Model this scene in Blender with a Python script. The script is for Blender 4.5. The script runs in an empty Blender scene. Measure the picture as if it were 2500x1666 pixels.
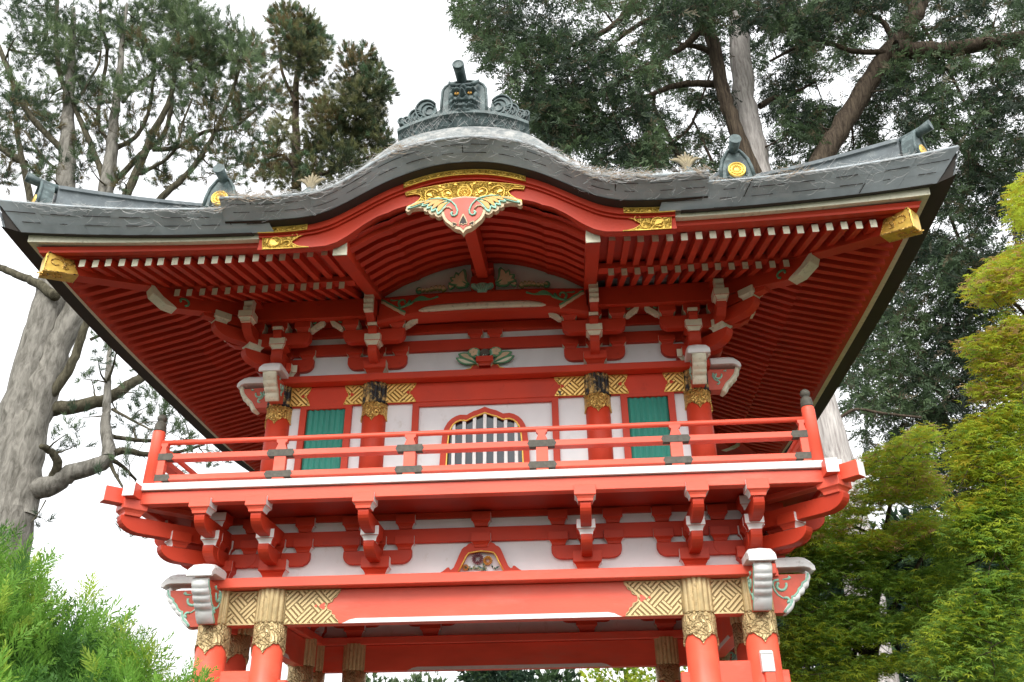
import bpy, bmesh, math, random
import numpy as np
from mathutils import Vector, Matrix
R = math.radians
random.seed(7)
rng = np.random.default_rng(7)
scene = bpy.context.scene
COL = scene.collection

# ------------------------------------------------------------------ camera
CAMP = (0.8887, -8.2762, 1.7385)
yaw, pitch, roll, fpx = 0.06923, 0.48928, -0.011045, 2105.7
cd = bpy.data.cameras.new('camera')
cam = bpy.data.objects.new('camera', cd)
COL.objects.link(cam)
fwd = Vector((-math.sin(yaw) * math.cos(pitch), math.cos(yaw) * math.cos(pitch), math.sin(pitch)))
rt = Vector((math.cos(yaw), math.sin(yaw), 0))
up = rt.cross(fwd)
r2 = math.cos(roll) * rt + math.sin(roll) * up
u2 = -math.sin(roll) * rt + math.cos(roll) * up
cam.matrix_world = Matrix(((r2.x, u2.x, -fwd.x, CAMP[0]), (r2.y, u2.y, -fwd.y, CAMP[1]), (r2.z, u2.z, -fwd.z, CAMP[2]), (0, 0, 0, 1)))
cd.sensor_width = 36
cd.lens = 36 * fpx / 2500
cd.clip_start = 0.05
cd.clip_end = 2000
scene.camera = cam

# ------------------------------------------------------------------ overcast sky and soft sun
SUN_EL, SUN_AZ = R(42), R(-20)          # sun high, ahead-left of the gate front, behind thin cloud
w = bpy.data.worlds.new('World')
scene.world = w
w.use_nodes = True
wn, wl = w.node_tree.nodes, w.node_tree.links
bg = wn['Background']
sky = wn.new('ShaderNodeTexSky')
sky.sky_type = 'NISHITA'
sky.sun_disc = False
sky.sun_elevation = SUN_EL
sky.sun_rotation = R(180) + SUN_AZ
sky.air_density = 1.0
sky.dust_density = 6.0
sky.ozone_density = 1.0
hs = wn.new('ShaderNodeHueSaturation')
hs.inputs['Saturation'].default_value = 0.12
wl.new(sky.outputs[0], hs.inputs['Color'])
cl = wn.new('ShaderNodeMix'); cl.data_type = 'RGBA'          # even cloud deck over the clear sky
cl.inputs[0].default_value = 0.85
cl.inputs[7].default_value = (2.75, 2.78, 2.85, 1)
wl.new(hs.outputs[0], cl.inputs[6])
wl.new(cl.outputs[2], bg.inputs[0])
bg.inputs[1].default_value = 0.13
sd = bpy.data.lights.new('sun', 'SUN')
sd.energy = 0.6
sd.angle = R(30)
sd.color = (1.0, 0.96, 0.9)
sun = bpy.data.objects.new('sun', sd)
COL.objects.link(sun)
# direction towards the sun: azimuth measured from -Y (towards the viewer)
tosun = Vector((math.sin(SUN_AZ) * math.cos(SUN_EL), -math.cos(SUN_AZ) * math.cos(SUN_EL), math.sin(SUN_EL)))
sun.rotation_euler = tosun.to_track_quat('Z', 'Y').to_euler()
scene.view_settings.view_transform = 'Standard'
scene.view_settings.look = 'None'
scene.view_settings.exposure = 2.22
scene.view_settings.gamma = 1.0

# ------------------------------------------------------------------ materials
def mat(name, base, rough=0.5, metal=0.0, var=0.12, vscale=6.0, bump=0.0, bscale=40.0, dirt=None, dirt_amt=0.0, dirt_scale=5.0, spec=0.5, rand=0.06, stretch=None):
    m = bpy.data.materials.new(name)
    m.use_nodes = True
    n, l = m.node_tree.nodes, m.node_tree.links
    b = n['Principled BSDF']
    b.inputs['Roughness'].default_value = rough
    b.inputs['Metallic'].default_value = metal
    b.inputs['Specular IOR Level'].default_value = spec
    tc = n.new('ShaderNodeTexCoord')
    co = tc.outputs['Object']
    if stretch:
        mp = n.new('ShaderNodeMapping')
        mp.inputs['Scale'].default_value = stretch
        l.new(co, mp.inputs[0]); co = mp.outputs[0]
    no = n.new('ShaderNodeTexNoise')
    no.inputs['Scale'].default_value = vscale
    no.inputs['Detail'].default_value = 6
    l.new(co, no.inputs['Vector'])
    ramp = n.new('ShaderNodeValToRGB')
    e = ramp.color_ramp.elements
    e[0].position, e[1].position = 0.3, 0.72
    e[0].color = tuple(c * (1 - var) for c in base) + (1,)
    e[1].color = tuple(min(1, c * (1 + var)) for c in base) + (1,)
    l.new(no.outputs[0], ramp.inputs[0])
    col = ramp.outputs[0]
    if rand:
        oi = n.new('ShaderNodeObjectInfo')
        mr = n.new('ShaderNodeMapRange')
        mr.inputs['To Min'].default_value = 1 - rand
        mr.inputs['To Max'].default_value = 1 + rand
        l.new(oi.outputs['Random'], mr.inputs[0])
        mx = n.new('ShaderNodeMix'); mx.data_type = 'RGBA'; mx.blend_type = 'MULTIPLY'
        mx.inputs[0].default_value = 1
        l.new(col, mx.inputs[6]); l.new(mr.outputs[0], mx.inputs[7])
        col = mx.outputs[2]
    if dirt:
        d = n.new('ShaderNodeTexNoise'); d.inputs['Scale'].default_value = dirt_scale; d.inputs['Detail'].default_value = 9; d.inputs['Roughness'].default_value = 0.7
        l.new(co, d.inputs['Vector'])
        dr = n.new('ShaderNodeMapRange')
        dr.inputs['From Min'].default_value = 0.62 - dirt_amt * 0.3
        dr.inputs['From Max'].default_value = 0.80 - dirt_amt * 0.3
        l.new(d.outputs[0], dr.inputs[0])
        mx = n.new('ShaderNodeMix'); mx.data_type = 'RGBA'
        mx.inputs[7].default_value = tuple(dirt) + (1,)
        l.new(dr.outputs[0], mx.inputs[0]); l.new(col, mx.inputs[6])
        col = mx.outputs[2]
    l.new(col, b.inputs['Base Color'])
    rr = n.new('ShaderNodeMapRange')
    rr.inputs['To Min'].default_value = max(0.02, rough - 0.1); rr.inputs['To Max'].default_value = min(1, rough + 0.12)
    l.new(no.outputs[0], rr.inputs[0]); l.new(rr.outputs[0], b.inputs['Roughness'])
    if bump:
        bn = n.new('ShaderNodeTexNoise'); bn.inputs['Scale'].default_value = bscale; bn.inputs['Detail'].default_value = 5
        l.new(co, bn.inputs['Vector'])
        bp = n.new('ShaderNodeBump'); bp.inputs['Strength'].default_value = bump; bp.inputs['Distance'].default_value = 0.01
        l.new(bn.outputs[0], bp.inputs['Height']); l.new(bp.outputs[0], b.inputs['Normal'])
    return m

def M_(n, op, a=None, b=None):
    x = n.new('ShaderNodeMath'); x.operation = op
    for i, v in enumerate((a, b)):
        if isinstance(v, (int, float)): x.inputs[i].default_value = v
    return x

def gold_fret(name, base, dark, metal, rough, chip=0.0):
    """gilt sheet embossed with a diagonal key fret"""
    m = bpy.data.materials.new(name); m.use_nodes = True
    n, l = m.node_tree.nodes, m.node_tree.links
    b = n['Principled BSDF']; b.inputs['Metallic'].default_value = metal; b.inputs['Roughness'].default_value = rough
    tc = n.new('ShaderNodeTexCoord'); sp = n.new('ShaderNodeSeparateXYZ'); l.new(tc.outputs['Object'], sp.inputs[0])
    def op(o, a, bb=None):
        x = n.new('ShaderNodeMath'); x.operation = o
        for i, v in enumerate((a, bb)):
            if v is None: continue
            if isinstance(v, (int, float)): x.inputs[i].default_value = v
            else: l.new(v, x.inputs[i])
        return x.outputs[0]
    hx = op('ADD', sp.outputs[0], sp.outputs[1])
    k = 6.3
    p = op('MULTIPLY', op('ADD', hx, sp.outputs[2]), k)
    q = op('MULTIPLY', op('SUBTRACT', hx, sp.outputs[2]), k)
    p2 = op('ADD', p, op('MULTIPLY', op('MODULO', op('ADD', op('FLOOR', q), 1000.0), 2.0), 0.5))
    par = op('MODULO', op('ADD', op('ADD', op('FLOOR', op('MULTIPLY', p2, 0.66)), op('FLOOR', q)), 1000.0), 2.0)
    def stripe(v):
        return op('PINGPONG', op('MULTIPLY', v, 3.0), 0.5)
    s1, s2 = stripe(p), stripe(q)
    s = op('ADD', op('MULTIPLY', s1, par), op('MULTIPLY', s2, op('SUBTRACT', 1.0, par)))
    mr = n.new('ShaderNodeMapRange'); mr.interpolation_type = 'SMOOTHSTEP'
    mr.inputs['From Min'].default_value = 0.08; mr.inputs['From Max'].default_value = 0.24
    l.new(s, mr.inputs[0])
    mx = n.new('ShaderNodeMix'); mx.data_type = 'RGBA'
    mx.inputs[6].default_value = tuple(dark) + (1,); mx.inputs[7].default_value = tuple(base) + (1,)
    l.new(mr.outputs[0], mx.inputs[0]); col = mx.outputs[2]
    if chip:
        d = n.new('ShaderNodeTexNoise'); d.inputs['Scale'].default_value = 14; d.inputs['Detail'].default_value = 8; d.inputs['Roughness'].default_value = .7
        l.new(tc.outputs['Object'], d.inputs['Vector'])
        dr = n.new('ShaderNodeMapRange'); dr.inputs['From Min'].default_value = 0.66 - chip * .3; dr.inputs['From Max'].default_value = 0.68 - chip * .3
        l.new(d.outputs[0], dr.inputs[0])
        m2 = n.new('ShaderNodeMix'); m2.data_type = 'RGBA'; m2.inputs[7].default_value = (.012, .012, .018, 1)
        l.new(dr.outputs[0], m2.inputs[0]); l.new(col, m2.inputs[6]); col = m2.outputs[2]
        mm = n.new('ShaderNodeMath'); mm.operation = 'MULTIPLY_ADD'; mm.inputs[1].default_value = -metal; mm.inputs[2].default_value = metal
        l.new(dr.outputs[0], mm.inputs[0]); l.new(mm.outputs[0], b.inputs['Metallic'])
    l.new(col, b.inputs['Base Color'])
    bp = n.new('ShaderNodeBump'); bp.inputs['Strength'].default_value = 0.9; bp.inputs['Distance'].default_value = 0.02
    l.new(mr.outputs[0], bp.inputs['Height']); l.new(bp.outputs[0], b.inputs['Normal'])
    return m

def gold_leafy(name, base, dark, metal, rough, scale=20.0, chip=0.0):
    """gilt sheet embossed with leaves and tendrils"""
    m = bpy.data.materials.new(name); m.use_nodes = True
    n, l = m.node_tree.nodes, m.node_tree.links
    b = n['Principled BSDF']; b.inputs['Metallic'].default_value = metal; b.inputs['Roughness'].default_value = rough
    tc = n.new('ShaderNodeTexCoord')
    wn_ = n.new('ShaderNodeTexNoise'); wn_.inputs['Scale'].default_value = scale * .45; wn_.inputs['Detail'].default_value = 2
    l.new(tc.outputs['Object'], wn_.inputs['Vector'])
    mxv = n.new('ShaderNodeMix'); mxv.data_type = 'RGBA'; mxv.blend_type = 'LINEAR_LIGHT'; mxv.inputs[0].default_value = 0.12
    l.new(tc.outputs['Object'], mxv.inputs[6]); l.new(wn_.outputs[1], mxv.inputs[7])
    v = n.new('ShaderNodeTexVoronoi'); v.feature = 'DISTANCE_TO_EDGE'; v.inputs['Scale'].default_value = scale
    l.new(mxv.outputs[2], v.inputs['Vector'])
    v2 = n.new('ShaderNodeTexVoronoi'); v2.feature = 'F1'; v2.inputs['Scale'].default_value = scale * .55
    l.new(mxv.outputs[2], v2.inputs['Vector'])
    wv = n.new('ShaderNodeMath'); wv.operation = 'PINGPONG'; wv.inputs[1].default_value = .16
    l.new(v2.outputs[0], wv.inputs[0])
    sm = n.new('ShaderNodeMapRange'); sm.interpolation_type = 'SMOOTHSTEP'; sm.inputs['From Max'].default_value = .12
    l.new(v.outputs[0], sm.inputs[0])
    ad = n.new('ShaderNodeMath'); ad.operation = 'MULTIPLY_ADD'; ad.inputs[1].default_value = 3.0
    l.new(wv.outputs[0], ad.inputs[0]); l.new(sm.outputs[0], ad.inputs[2])
    dk = n.new('ShaderNodeMapRange'); dk.inputs['From Min'].default_value = .1; dk.inputs['From Max'].default_value = .6
    l.new(ad.outputs[0], dk.inputs[0])
    mx = n.new('ShaderNodeMix'); mx.data_type = 'RGBA'
    mx.inputs[6].default_value = tuple(dark) + (1,); mx.inputs[7].default_value = tuple(base) + (1,)
    l.new(dk.outputs[0], mx.inputs[0]); col = mx.outputs[2]
    if chip:
        d = n.new('ShaderNodeTexNoise'); d.inputs['Scale'].default_value = 18; d.inputs['Detail'].default_value = 8; d.inputs['Roughness'].default_value = .75
        l.new(tc.outputs['Object'], d.inputs['Vector'])
        dr = n.new('ShaderNodeMapRange'); dr.inputs['From Min'].default_value = 0.66 - chip * .3; dr.inputs['From Max'].default_value = 0.68 - chip * .3
        l.new(d.outputs[0], dr.inputs[0])
        m2 = n.new('ShaderNodeMix'); m2.data_type = 'RGBA'; m2.inputs[7].default_value = (.012, .012, .018, 1)
        l.new(dr.outputs[0], m2.inputs[0]); l.new(col, m2.inputs[6]); col = m2.outputs[2]
        mm = n.new('ShaderNodeMath'); mm.operation = 'MULTIPLY_ADD'; mm.inputs[1].default_value = -metal; mm.inputs[2].default_value = metal
        l.new(dr.outputs[0], mm.inputs[0]); l.new(mm.outputs[0], b.inputs['Metallic'])
    l.new(col, b.inputs['Base Color'])
    bp = n.new('ShaderNodeBump'); bp.inputs['Strength'].default_value = 0.8; bp.inputs['Distance'].default_value = 0.02
    l.new(ad.outputs[0], bp.inputs['Height']); l.new(bp.outputs[0], b.inputs['Normal'])
    return m

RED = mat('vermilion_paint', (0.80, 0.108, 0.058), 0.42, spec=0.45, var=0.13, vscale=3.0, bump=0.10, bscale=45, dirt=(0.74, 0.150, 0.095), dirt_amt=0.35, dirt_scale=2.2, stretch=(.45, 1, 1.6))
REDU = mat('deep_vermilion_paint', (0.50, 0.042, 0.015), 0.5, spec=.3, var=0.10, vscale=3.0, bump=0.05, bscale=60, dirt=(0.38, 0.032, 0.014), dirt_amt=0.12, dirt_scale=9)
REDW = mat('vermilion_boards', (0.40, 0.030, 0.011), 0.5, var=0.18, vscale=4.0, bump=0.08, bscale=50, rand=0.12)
WHITE = mat('white_paint', (0.74, 0.74, 0.72), 0.5, var=0.05, vscale=5, bump=0.04, dirt=(0.42, 0.40, 0.36), dirt_amt=0.10, dirt_scale=11, rand=.03)
CREAM = mat('cream_paint', (0.68, 0.66, 0.50), 0.55, var=0.08, vscale=8, dirt=(0.38, 0.36, 0.26), dirt_amt=0.25, dirt_scale=22, rand=.05)
PLASTER = mat('white_wall_boards', (0.70, 0.715, 0.72), 0.6, var=0.05, vscale=3, bump=0.05, bscale=25, dirt=(0.52, 0.50, 0.45), dirt_amt=0.12, dirt_scale=5, stretch=(1.6, 1, 1), rand=.02)
GREEN = mat('green_paint', (0.10, 0.30, 0.15), 0.5, var=0.15, vscale=12)
MINT = mat('mint_paint', (0.28, 0.55, 0.42), 0.5, var=0.12, vscale=12)
TAN = mat('buff_paint', (0.62, 0.48, 0.30), 0.55, var=0.12, vscale=14)
ORANGE = mat('ochre_paint', (0.72, 0.38, 0.08), 0.5, var=0.15, vscale=14)
PINK = mat('faded_coral_paint', (0.55, 0.085, 0.045), 0.5, var=0.12, vscale=10)
TEAL = mat('teal_shutter_paint', (0.030, 0.245, 0.185), 0.45, var=0.12, vscale=5, rand=0, stretch=(1, 1, .3))
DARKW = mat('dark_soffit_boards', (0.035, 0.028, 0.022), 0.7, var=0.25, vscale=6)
COPPER = mat('weathered_copper', (0.37, 0.415, 0.435), 0.6, metal=0.1, var=0.22, vscale=3.5, bump=0.12, bscale=30, dirt=(0.38, 0.41, 0.42), dirt_amt=0.4, dirt_scale=7, rand=0.05)
COPPERD = mat('dark_copper_ridge', (0.150, 0.175, 0.185), 0.6, metal=0.1, var=0.3, vscale=5, bump=0.15, bscale=30, dirt=(0.26, 0.29, 0.29), dirt_amt=0.35, dirt_scale=9)
COPPERT = mat('webbed_copper_sheet', (0.19, 0.21, 0.21), 0.7, metal=0.05, var=0.25, vscale=9, bump=0.4, bscale=30, dirt=(0.38, 0.38, 0.36), dirt_amt=0.6, dirt_scale=11)
BRONZE = mat('patinated_bronze', (0.060, 0.090, 0.090), 0.55, metal=0.05, var=0.4, vscale=12, bump=0.2, bscale=40, dirt=(0.15, 0.20, 0.20), dirt_amt=0.4, dirt_scale=14)
GOLD = gold_leafy('embossed_gilt', (0.76, 0.50, 0.095), (0.25, 0.13, 0.015), 0.5, 0.38, 19, chip=0.08)
GOLDCHIP = gold_leafy('chipped_embossed_gilt', (0.78, 0.50, 0.14), (0.26, 0.13, 0.02), 0.6, 0.34, 19, chip=0.22)
GOLDP = mat('gilt', (0.76, 0.50, 0.10), 0.36, metal=0.55, var=0.2, vscale=20)
FRETG = gold_fret('gilt_key_fret', (0.78, 0.52, 0.16), (0.28, 0.14, 0.02), 0.6, 0.34, chip=0.20)
BRASS = gold_leafy('embossed_old_brass', (0.58, 0.44, 0.22), (0.20, 0.13, 0.05), 0.35, 0.45, 17)
FRETB = gold_fret('old_brass_key_fret', (0.66, 0.50, 0.25), (0.27, 0.18, 0.07), 0.3, 0.45)
BRASSP = mat('old_brass', (0.62, 0.47, 0.24), 0.42, metal=0.3, var=0.2, vscale=12, dirt=(0.20, 0.13, 0.06), dirt_amt=0.25, dirt_scale=12)
LACQ = mat('black_lacquer_with_gilt_flakes', (0.010, 0.010, 0.012), 0.4, spec=.25, var=0.3, vscale=10, dirt=(0.70, 0.46, 0.14), dirt_amt=0.46, dirt_scale=13)
IRON = mat('dark_metal_plate', (0.085, 0.078, 0.060), 0.65, metal=0.0, var=0.35, vscale=25, bump=0.2, bscale=60)
GLASS = mat('dark_window_pane', (0.02, 0.025, 0.035), 0.06, var=0.2, vscale=3, rand=0, spec=0.7)
STONE = mat('grey_stone', (0.30, 0.29, 0.27), 0.85, var=0.2, vscale=9, bump=0.4, bscale=30)

# ------------------------------------------------------------------ mesh builder
class MB:
    def __init__(s):
        s.v, s.f, s.m, s.s = [], [], [], []
        s.xf = None
    def add(s, verts, faces, mi=0, smooth=False):
        o = len(s.v)
        if s.xf: verts = [s.xf(*p) for p in verts]
        s.v.extend([tuple(p) for p in verts])
        for f in faces:
            s.f.append(tuple(i + o for i in f)); s.m.append(mi); s.s.append(smooth)
        return s
    def box(s, x0, x1, y0, y1, z0, z1, mi=0):
        return s.add([(x0, y0, z0), (x1, y0, z0), (x1, y1, z0), (x0, y1, z0), (x0, y0, z1), (x1, y0, z1), (x1, y1, z1), (x0, y1, z1)],
                     [(0, 3, 2, 1), (4, 5, 6, 7), (0, 1, 5, 4), (1, 2, 6, 5), (2, 3, 7, 6), (3, 0, 4, 7)], mi)
    def prism(s, pts, a, b, plane='xz', mi=0, mside=None, mback=None, smooth=False):
        n = len(pts)
        def P(p, d):
            return {'xz': (p[0], d, p[1]), 'yz': (d, p[0], p[1]), 'xy': (p[0], p[1], d)}[plane]
        V = [P(p, a) for p in pts] + [P(p, b) for p in pts]
        s.add(V, [tuple(range(n))], mi)
        s.add(V, [tuple(range(n, 2 * n))], mi if mback is None else mback)
        s.add(V, [(i, (i + 1) % n, n + (i + 1) % n, n + i) for i in range(n)], mi if mside is None else mside, smooth)
        return s
    def loft(s, rings, mi=0, closed=True, cap=True, smooth=True):
        k = len(rings[0]); V = [p for r in rings for p in r]; F = []
        for i in range(len(rings) - 1):
            for j in range(k if closed else k - 1):
                F.append((i * k + j, i * k + (j + 1) % k, (i + 1) * k + (j + 1) % k, (i + 1) * k + j))
        s.add(V, F, mi, smooth)
        if cap and closed:
            s.add(rings[0], [tuple(range(k))], mi); s.add(rings[-1], [tuple(range(k))], mi)
        return s
    def tube(s, path, r, n=8, mi=0, cap=True, flat=None):
        pts = [Vector(p) for p in path]
        if isinstance(r, (int, float)): r = [r] * len(pts)
        rings = []; a = None
        for i, p in enumerate(pts):
            t = (pts[min(i + 1, len(pts) - 1)] - pts[max(i - 1, 0)])
            if t.length < 1e-9: t = Vector((0, 0, 1))
            t.normalize()
            if a is None:
                a = t.orthogonal().normalized()
            else:
                a = (a - t * a.dot(t))
                a = a.normalized() if a.length > 1e-6 else t.orthogonal().normalized()
            b = t.cross(a)
            rings.append([p + (a * math.cos(2 * math.pi * k / n) + b * math.sin(2 * math.pi * k / n)) * r[i] for k in range(n)])
        return s.loft(rings, mi, True, cap)
    def lathe(s, prof, cx, cy, n=24, mi=0, cap=True):
        rings = [[(cx + r * math.cos(2 * math.pi * k / n), cy + r * math.sin(2 * math.pi * k / n), z) for k in range(n)] for r, z in prof]
        return s.loft(rings, mi, True, cap)
    def bar(s, p, q, wd, h, mi=0, mend=None, up=(0, 0, 1)):
        """square bar between centre points p and q"""
        p, q = Vector(p), Vector(q); t = (q - p).normalized()
        a = t.cross(Vector(up)).normalized() * wd / 2; b = a.cross(t).normalized() * h / 2
        V = [p - a - b, p + a - b, p + a + b, p - a + b, q - a - b, q + a - b, q + a + b, q - a + b]
        s.add(V, [(0, 1, 5, 4), (1, 2, 6, 5), (2, 3, 7, 6), (3, 0, 4, 7), (4, 5, 6, 7)], mi)
        s.add(V, [(0, 1, 2, 3)], mi if mend is None else mend)
        return s
    def build(s, name, mats, parent=None, bevel=0.0, loc=None, rot=None, quick=False):
        me = bpy.data.meshes.new(name)
        me.from_pydata(s.v, [], s.f)
        if not isinstance(mats, (list, tuple)): mats = [mats]
        for m in mats: me.materials.append(m)
        me.polygons.foreach_set('material_index', s.m)
        me.polygons.foreach_set('use_smooth', s.s)
        bm = None if quick else bmesh.new()
        if bm: bm.from_mesh(me)
        if bm: bmesh.ops.remove_doubles(bm, verts=bm.verts, dist=1e-5)
        if bm: bmesh.ops.recalc_face_normals(bm, faces=bm.faces)
        if bevel:
            ed = [e for e in bm.edges if len(e.link_faces) == 2 and e.calc_face_angle(0) > 0.6]
            bmesh.ops.bevel(bm, geom=ed, offset=bevel, segments=1, affect='EDGES', clamp_overlap=True)
        if bm: bm.to_mesh(me); bm.free()
        o = bpy.data.objects.new(name, me)
        COL.objects.link(o)
        if parent is not None: o.parent = parent
        if loc: o.location = loc
        if rot: o.rotation_euler = (0, 0, rot)
        return o

def empty(name, label=None, cat=None, loc=(0, 0, 0), group=None, kind=None):
    o = bpy.data.objects.new(name, None); COL.objects.link(o); o.location = loc; o.empty_display_size = .2
    return tag(o, label, cat, group, kind)
def tag(o, label=None, cat=None, group=None, kind=None):
    if label: o['label'] = label
    if cat: o['category'] = cat
    if group: o['group'] = group
    if kind: o['kind'] = kind
    return o
def dup(o, parent, loc=None, rot=None):
    c = o.copy(); COL.objects.link(c); c.parent = parent
    if loc is not None: c.location = loc
    if rot is not None: c.rotation_euler = (0, 0, rot)
    for ch in list(o.children):
        d = ch.copy(); COL.objects.link(d); d.parent = c
    return c
def sp(cx, cz, r0, r1, a0, a1, n=14):
    """flat spiral: list of (x, z)"""
    return [(cx + (r0 + (r1 - r0) * i / (n - 1)) * math.cos(R(a0 + (a1 - a0) * i / (n - 1))), cz + (r0 + (r1 - r0) * i / (n - 1)) * math.sin(R(a0 + (a1 - a0) * i / (n - 1)))) for i in range(n)]
def scroll(mb, pts, y, r, mi=0, n=6):
    """raised tendril along flat points (x, z), tapering"""
    k = len(pts)
    mb.tube([(p[0], y, p[1]) for p in pts], [r[0] + (r[1] - r[0]) * i / (k - 1) for i in range(k)], n, mi)
def interp(x, tab):
    xs = [t[0] for t in tab]; ys = [t[1] for t in tab]
    return float(np.interp(x, xs, ys))
# ================================================================== THE GATE: lower storey
gate = empty('temple_gate', 'red two-storey Japanese temple gate with a curved copper roof, gilt fittings and railed balcony', 'gate')
D = 3.35                      # depth of the lower storey
YC = D / 2
XC = 2.54                     # corner column
def side(k, hx=XC, y0=0.0, y1=D):
    """front-local (x along the wall, -y outwards) to the wall k: 0 front, 1 right, 2 rear, 3 left"""
    yc = (y0 + y1) / 2
    return [lambda x, y, z: (x, y0 + y, z), lambda x, y, z: (hx - y, yc + x, z),
            lambda x, y, z: (-x, y1 - y, z), lambda x, y, z: (-hx + y, yc - x, z)][k]
def half(k): return XC if k % 2 == 0 else YC

# ---- columns
def column_mesh(r, z0, z1):
    mb = MB(); mb.lathe([(r * 1.0, z0), (r, z1)], 0, 0, 32); return mb
def collar_mesh(r, ztop, zmid, zbot, lift, flutes=True, mats=2):
    mb = MB(); n = 144
    def ring(rad, z): return [(rad(2 * math.pi * k / n) * math.cos(2 * math.pi * k / n), rad(2 * math.pi * k / n) * math.sin(2 * math.pi * k / n), z(2 * math.pi * k / n)) for k in range(n)]
    zb = lambda a: zbot + lift * (abs(math.sin(2 * a)) ** 0.9) + 0.010 * abs(math.sin(8 * a))
    c = lambda v: (lambda a: v)
    # leafy band with a hanging scalloped hem and a rolled rim
    mb.loft([ring(c(r + .004), c(zmid)), ring(c(r + .011), c(zmid - .004)), ring(c(r + .010), lambda a: zb(a) + .022), ring(c(r + .015), lambda a: zb(a) + .012),
             ring(c(r + .015), lambda a: zb(a) + .003), ring(c(r + .002), zb)], 0, True, False)
    if flutes:
        fl = lambda a, b=0.0: r + .002 + (.021 + b) * abs(math.cos(9 * a)) ** .5
        zr = lambda a: zmid - .014 * abs(math.cos(9 * a)) ** .6
        mb.loft([ring(lambda a: r + .004, c(zmid)), ring(lambda a: fl(a, -.006), zr), ring(lambda a: fl(a), lambda a: zr(a) + .012), ring(lambda a: fl(a), c(ztop))], 1, True, False)
    return mb
colm = None
cols = [(sx * x, y) for y in (0, D) for x in (2.0, XC) for sx in (-1, 1)] + [(sx * XC, y) for y in (.54, D - .54) for sx in (-1, 1)]
for (x, y) in cols:
    if colm is None:
        mb = column_mesh(.143, .22, 3.54)
        colm = mb.build('column', RED, gate, loc=(x, y, 0))
        collar_mesh(.143, 3.545, 3.235, 2.945, .085).build('column_collar', [BRASS, BRASSP], colm)
        b = MB(); b.lathe([(.24, 0), (.25, .1), (.22, .2), (.165, .24)], 0, 0, 28); b.build('base_stone', STONE, colm)
    else:
        dup(colm, gate, (x, y, 0))

# ---- gold plate outlines in (x, z)
def plate_outline(xi, xo, z0, z1):
    """plate from plain end xo to ornamental cloud-cut end xi"""
    h = z1 - z0; d = (xi - xo) / abs(xi - xo); zm = (z0 + z1) / 2
    cut = min(.13, abs(xi - xo) * .3) * h / .32 + .0
    pts = [(xo, z0), (xo, z1), (xi, z1)]
    prof = [(.05, .93), (.22, .86), (.30, .78), (.52, .74), (.60, .64), (.92, .60), (1.0, .5), (.92, .40), (.60, .36), (.55, .26), (.32, .22), (.26, .13), (.06, .07)]
    for f, g in prof: pts.append((xi - d * cut * f, z0 + h * g))
    pts.append((xi + d * .002, z0))
    return pts
def heart(cx, cz, s, d):
    return [(cx + d * s * a, cz + s * b) for a, b in ((-1.0, 0), (-.45, .55), (.0, .75), (.45, 1.0), (.8, .65), (.55, .2), (.95, 0), (.55, -.2), (.8, -.65), (.45, -1.0), (0, -.75), (-.45, -.55))]

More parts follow.
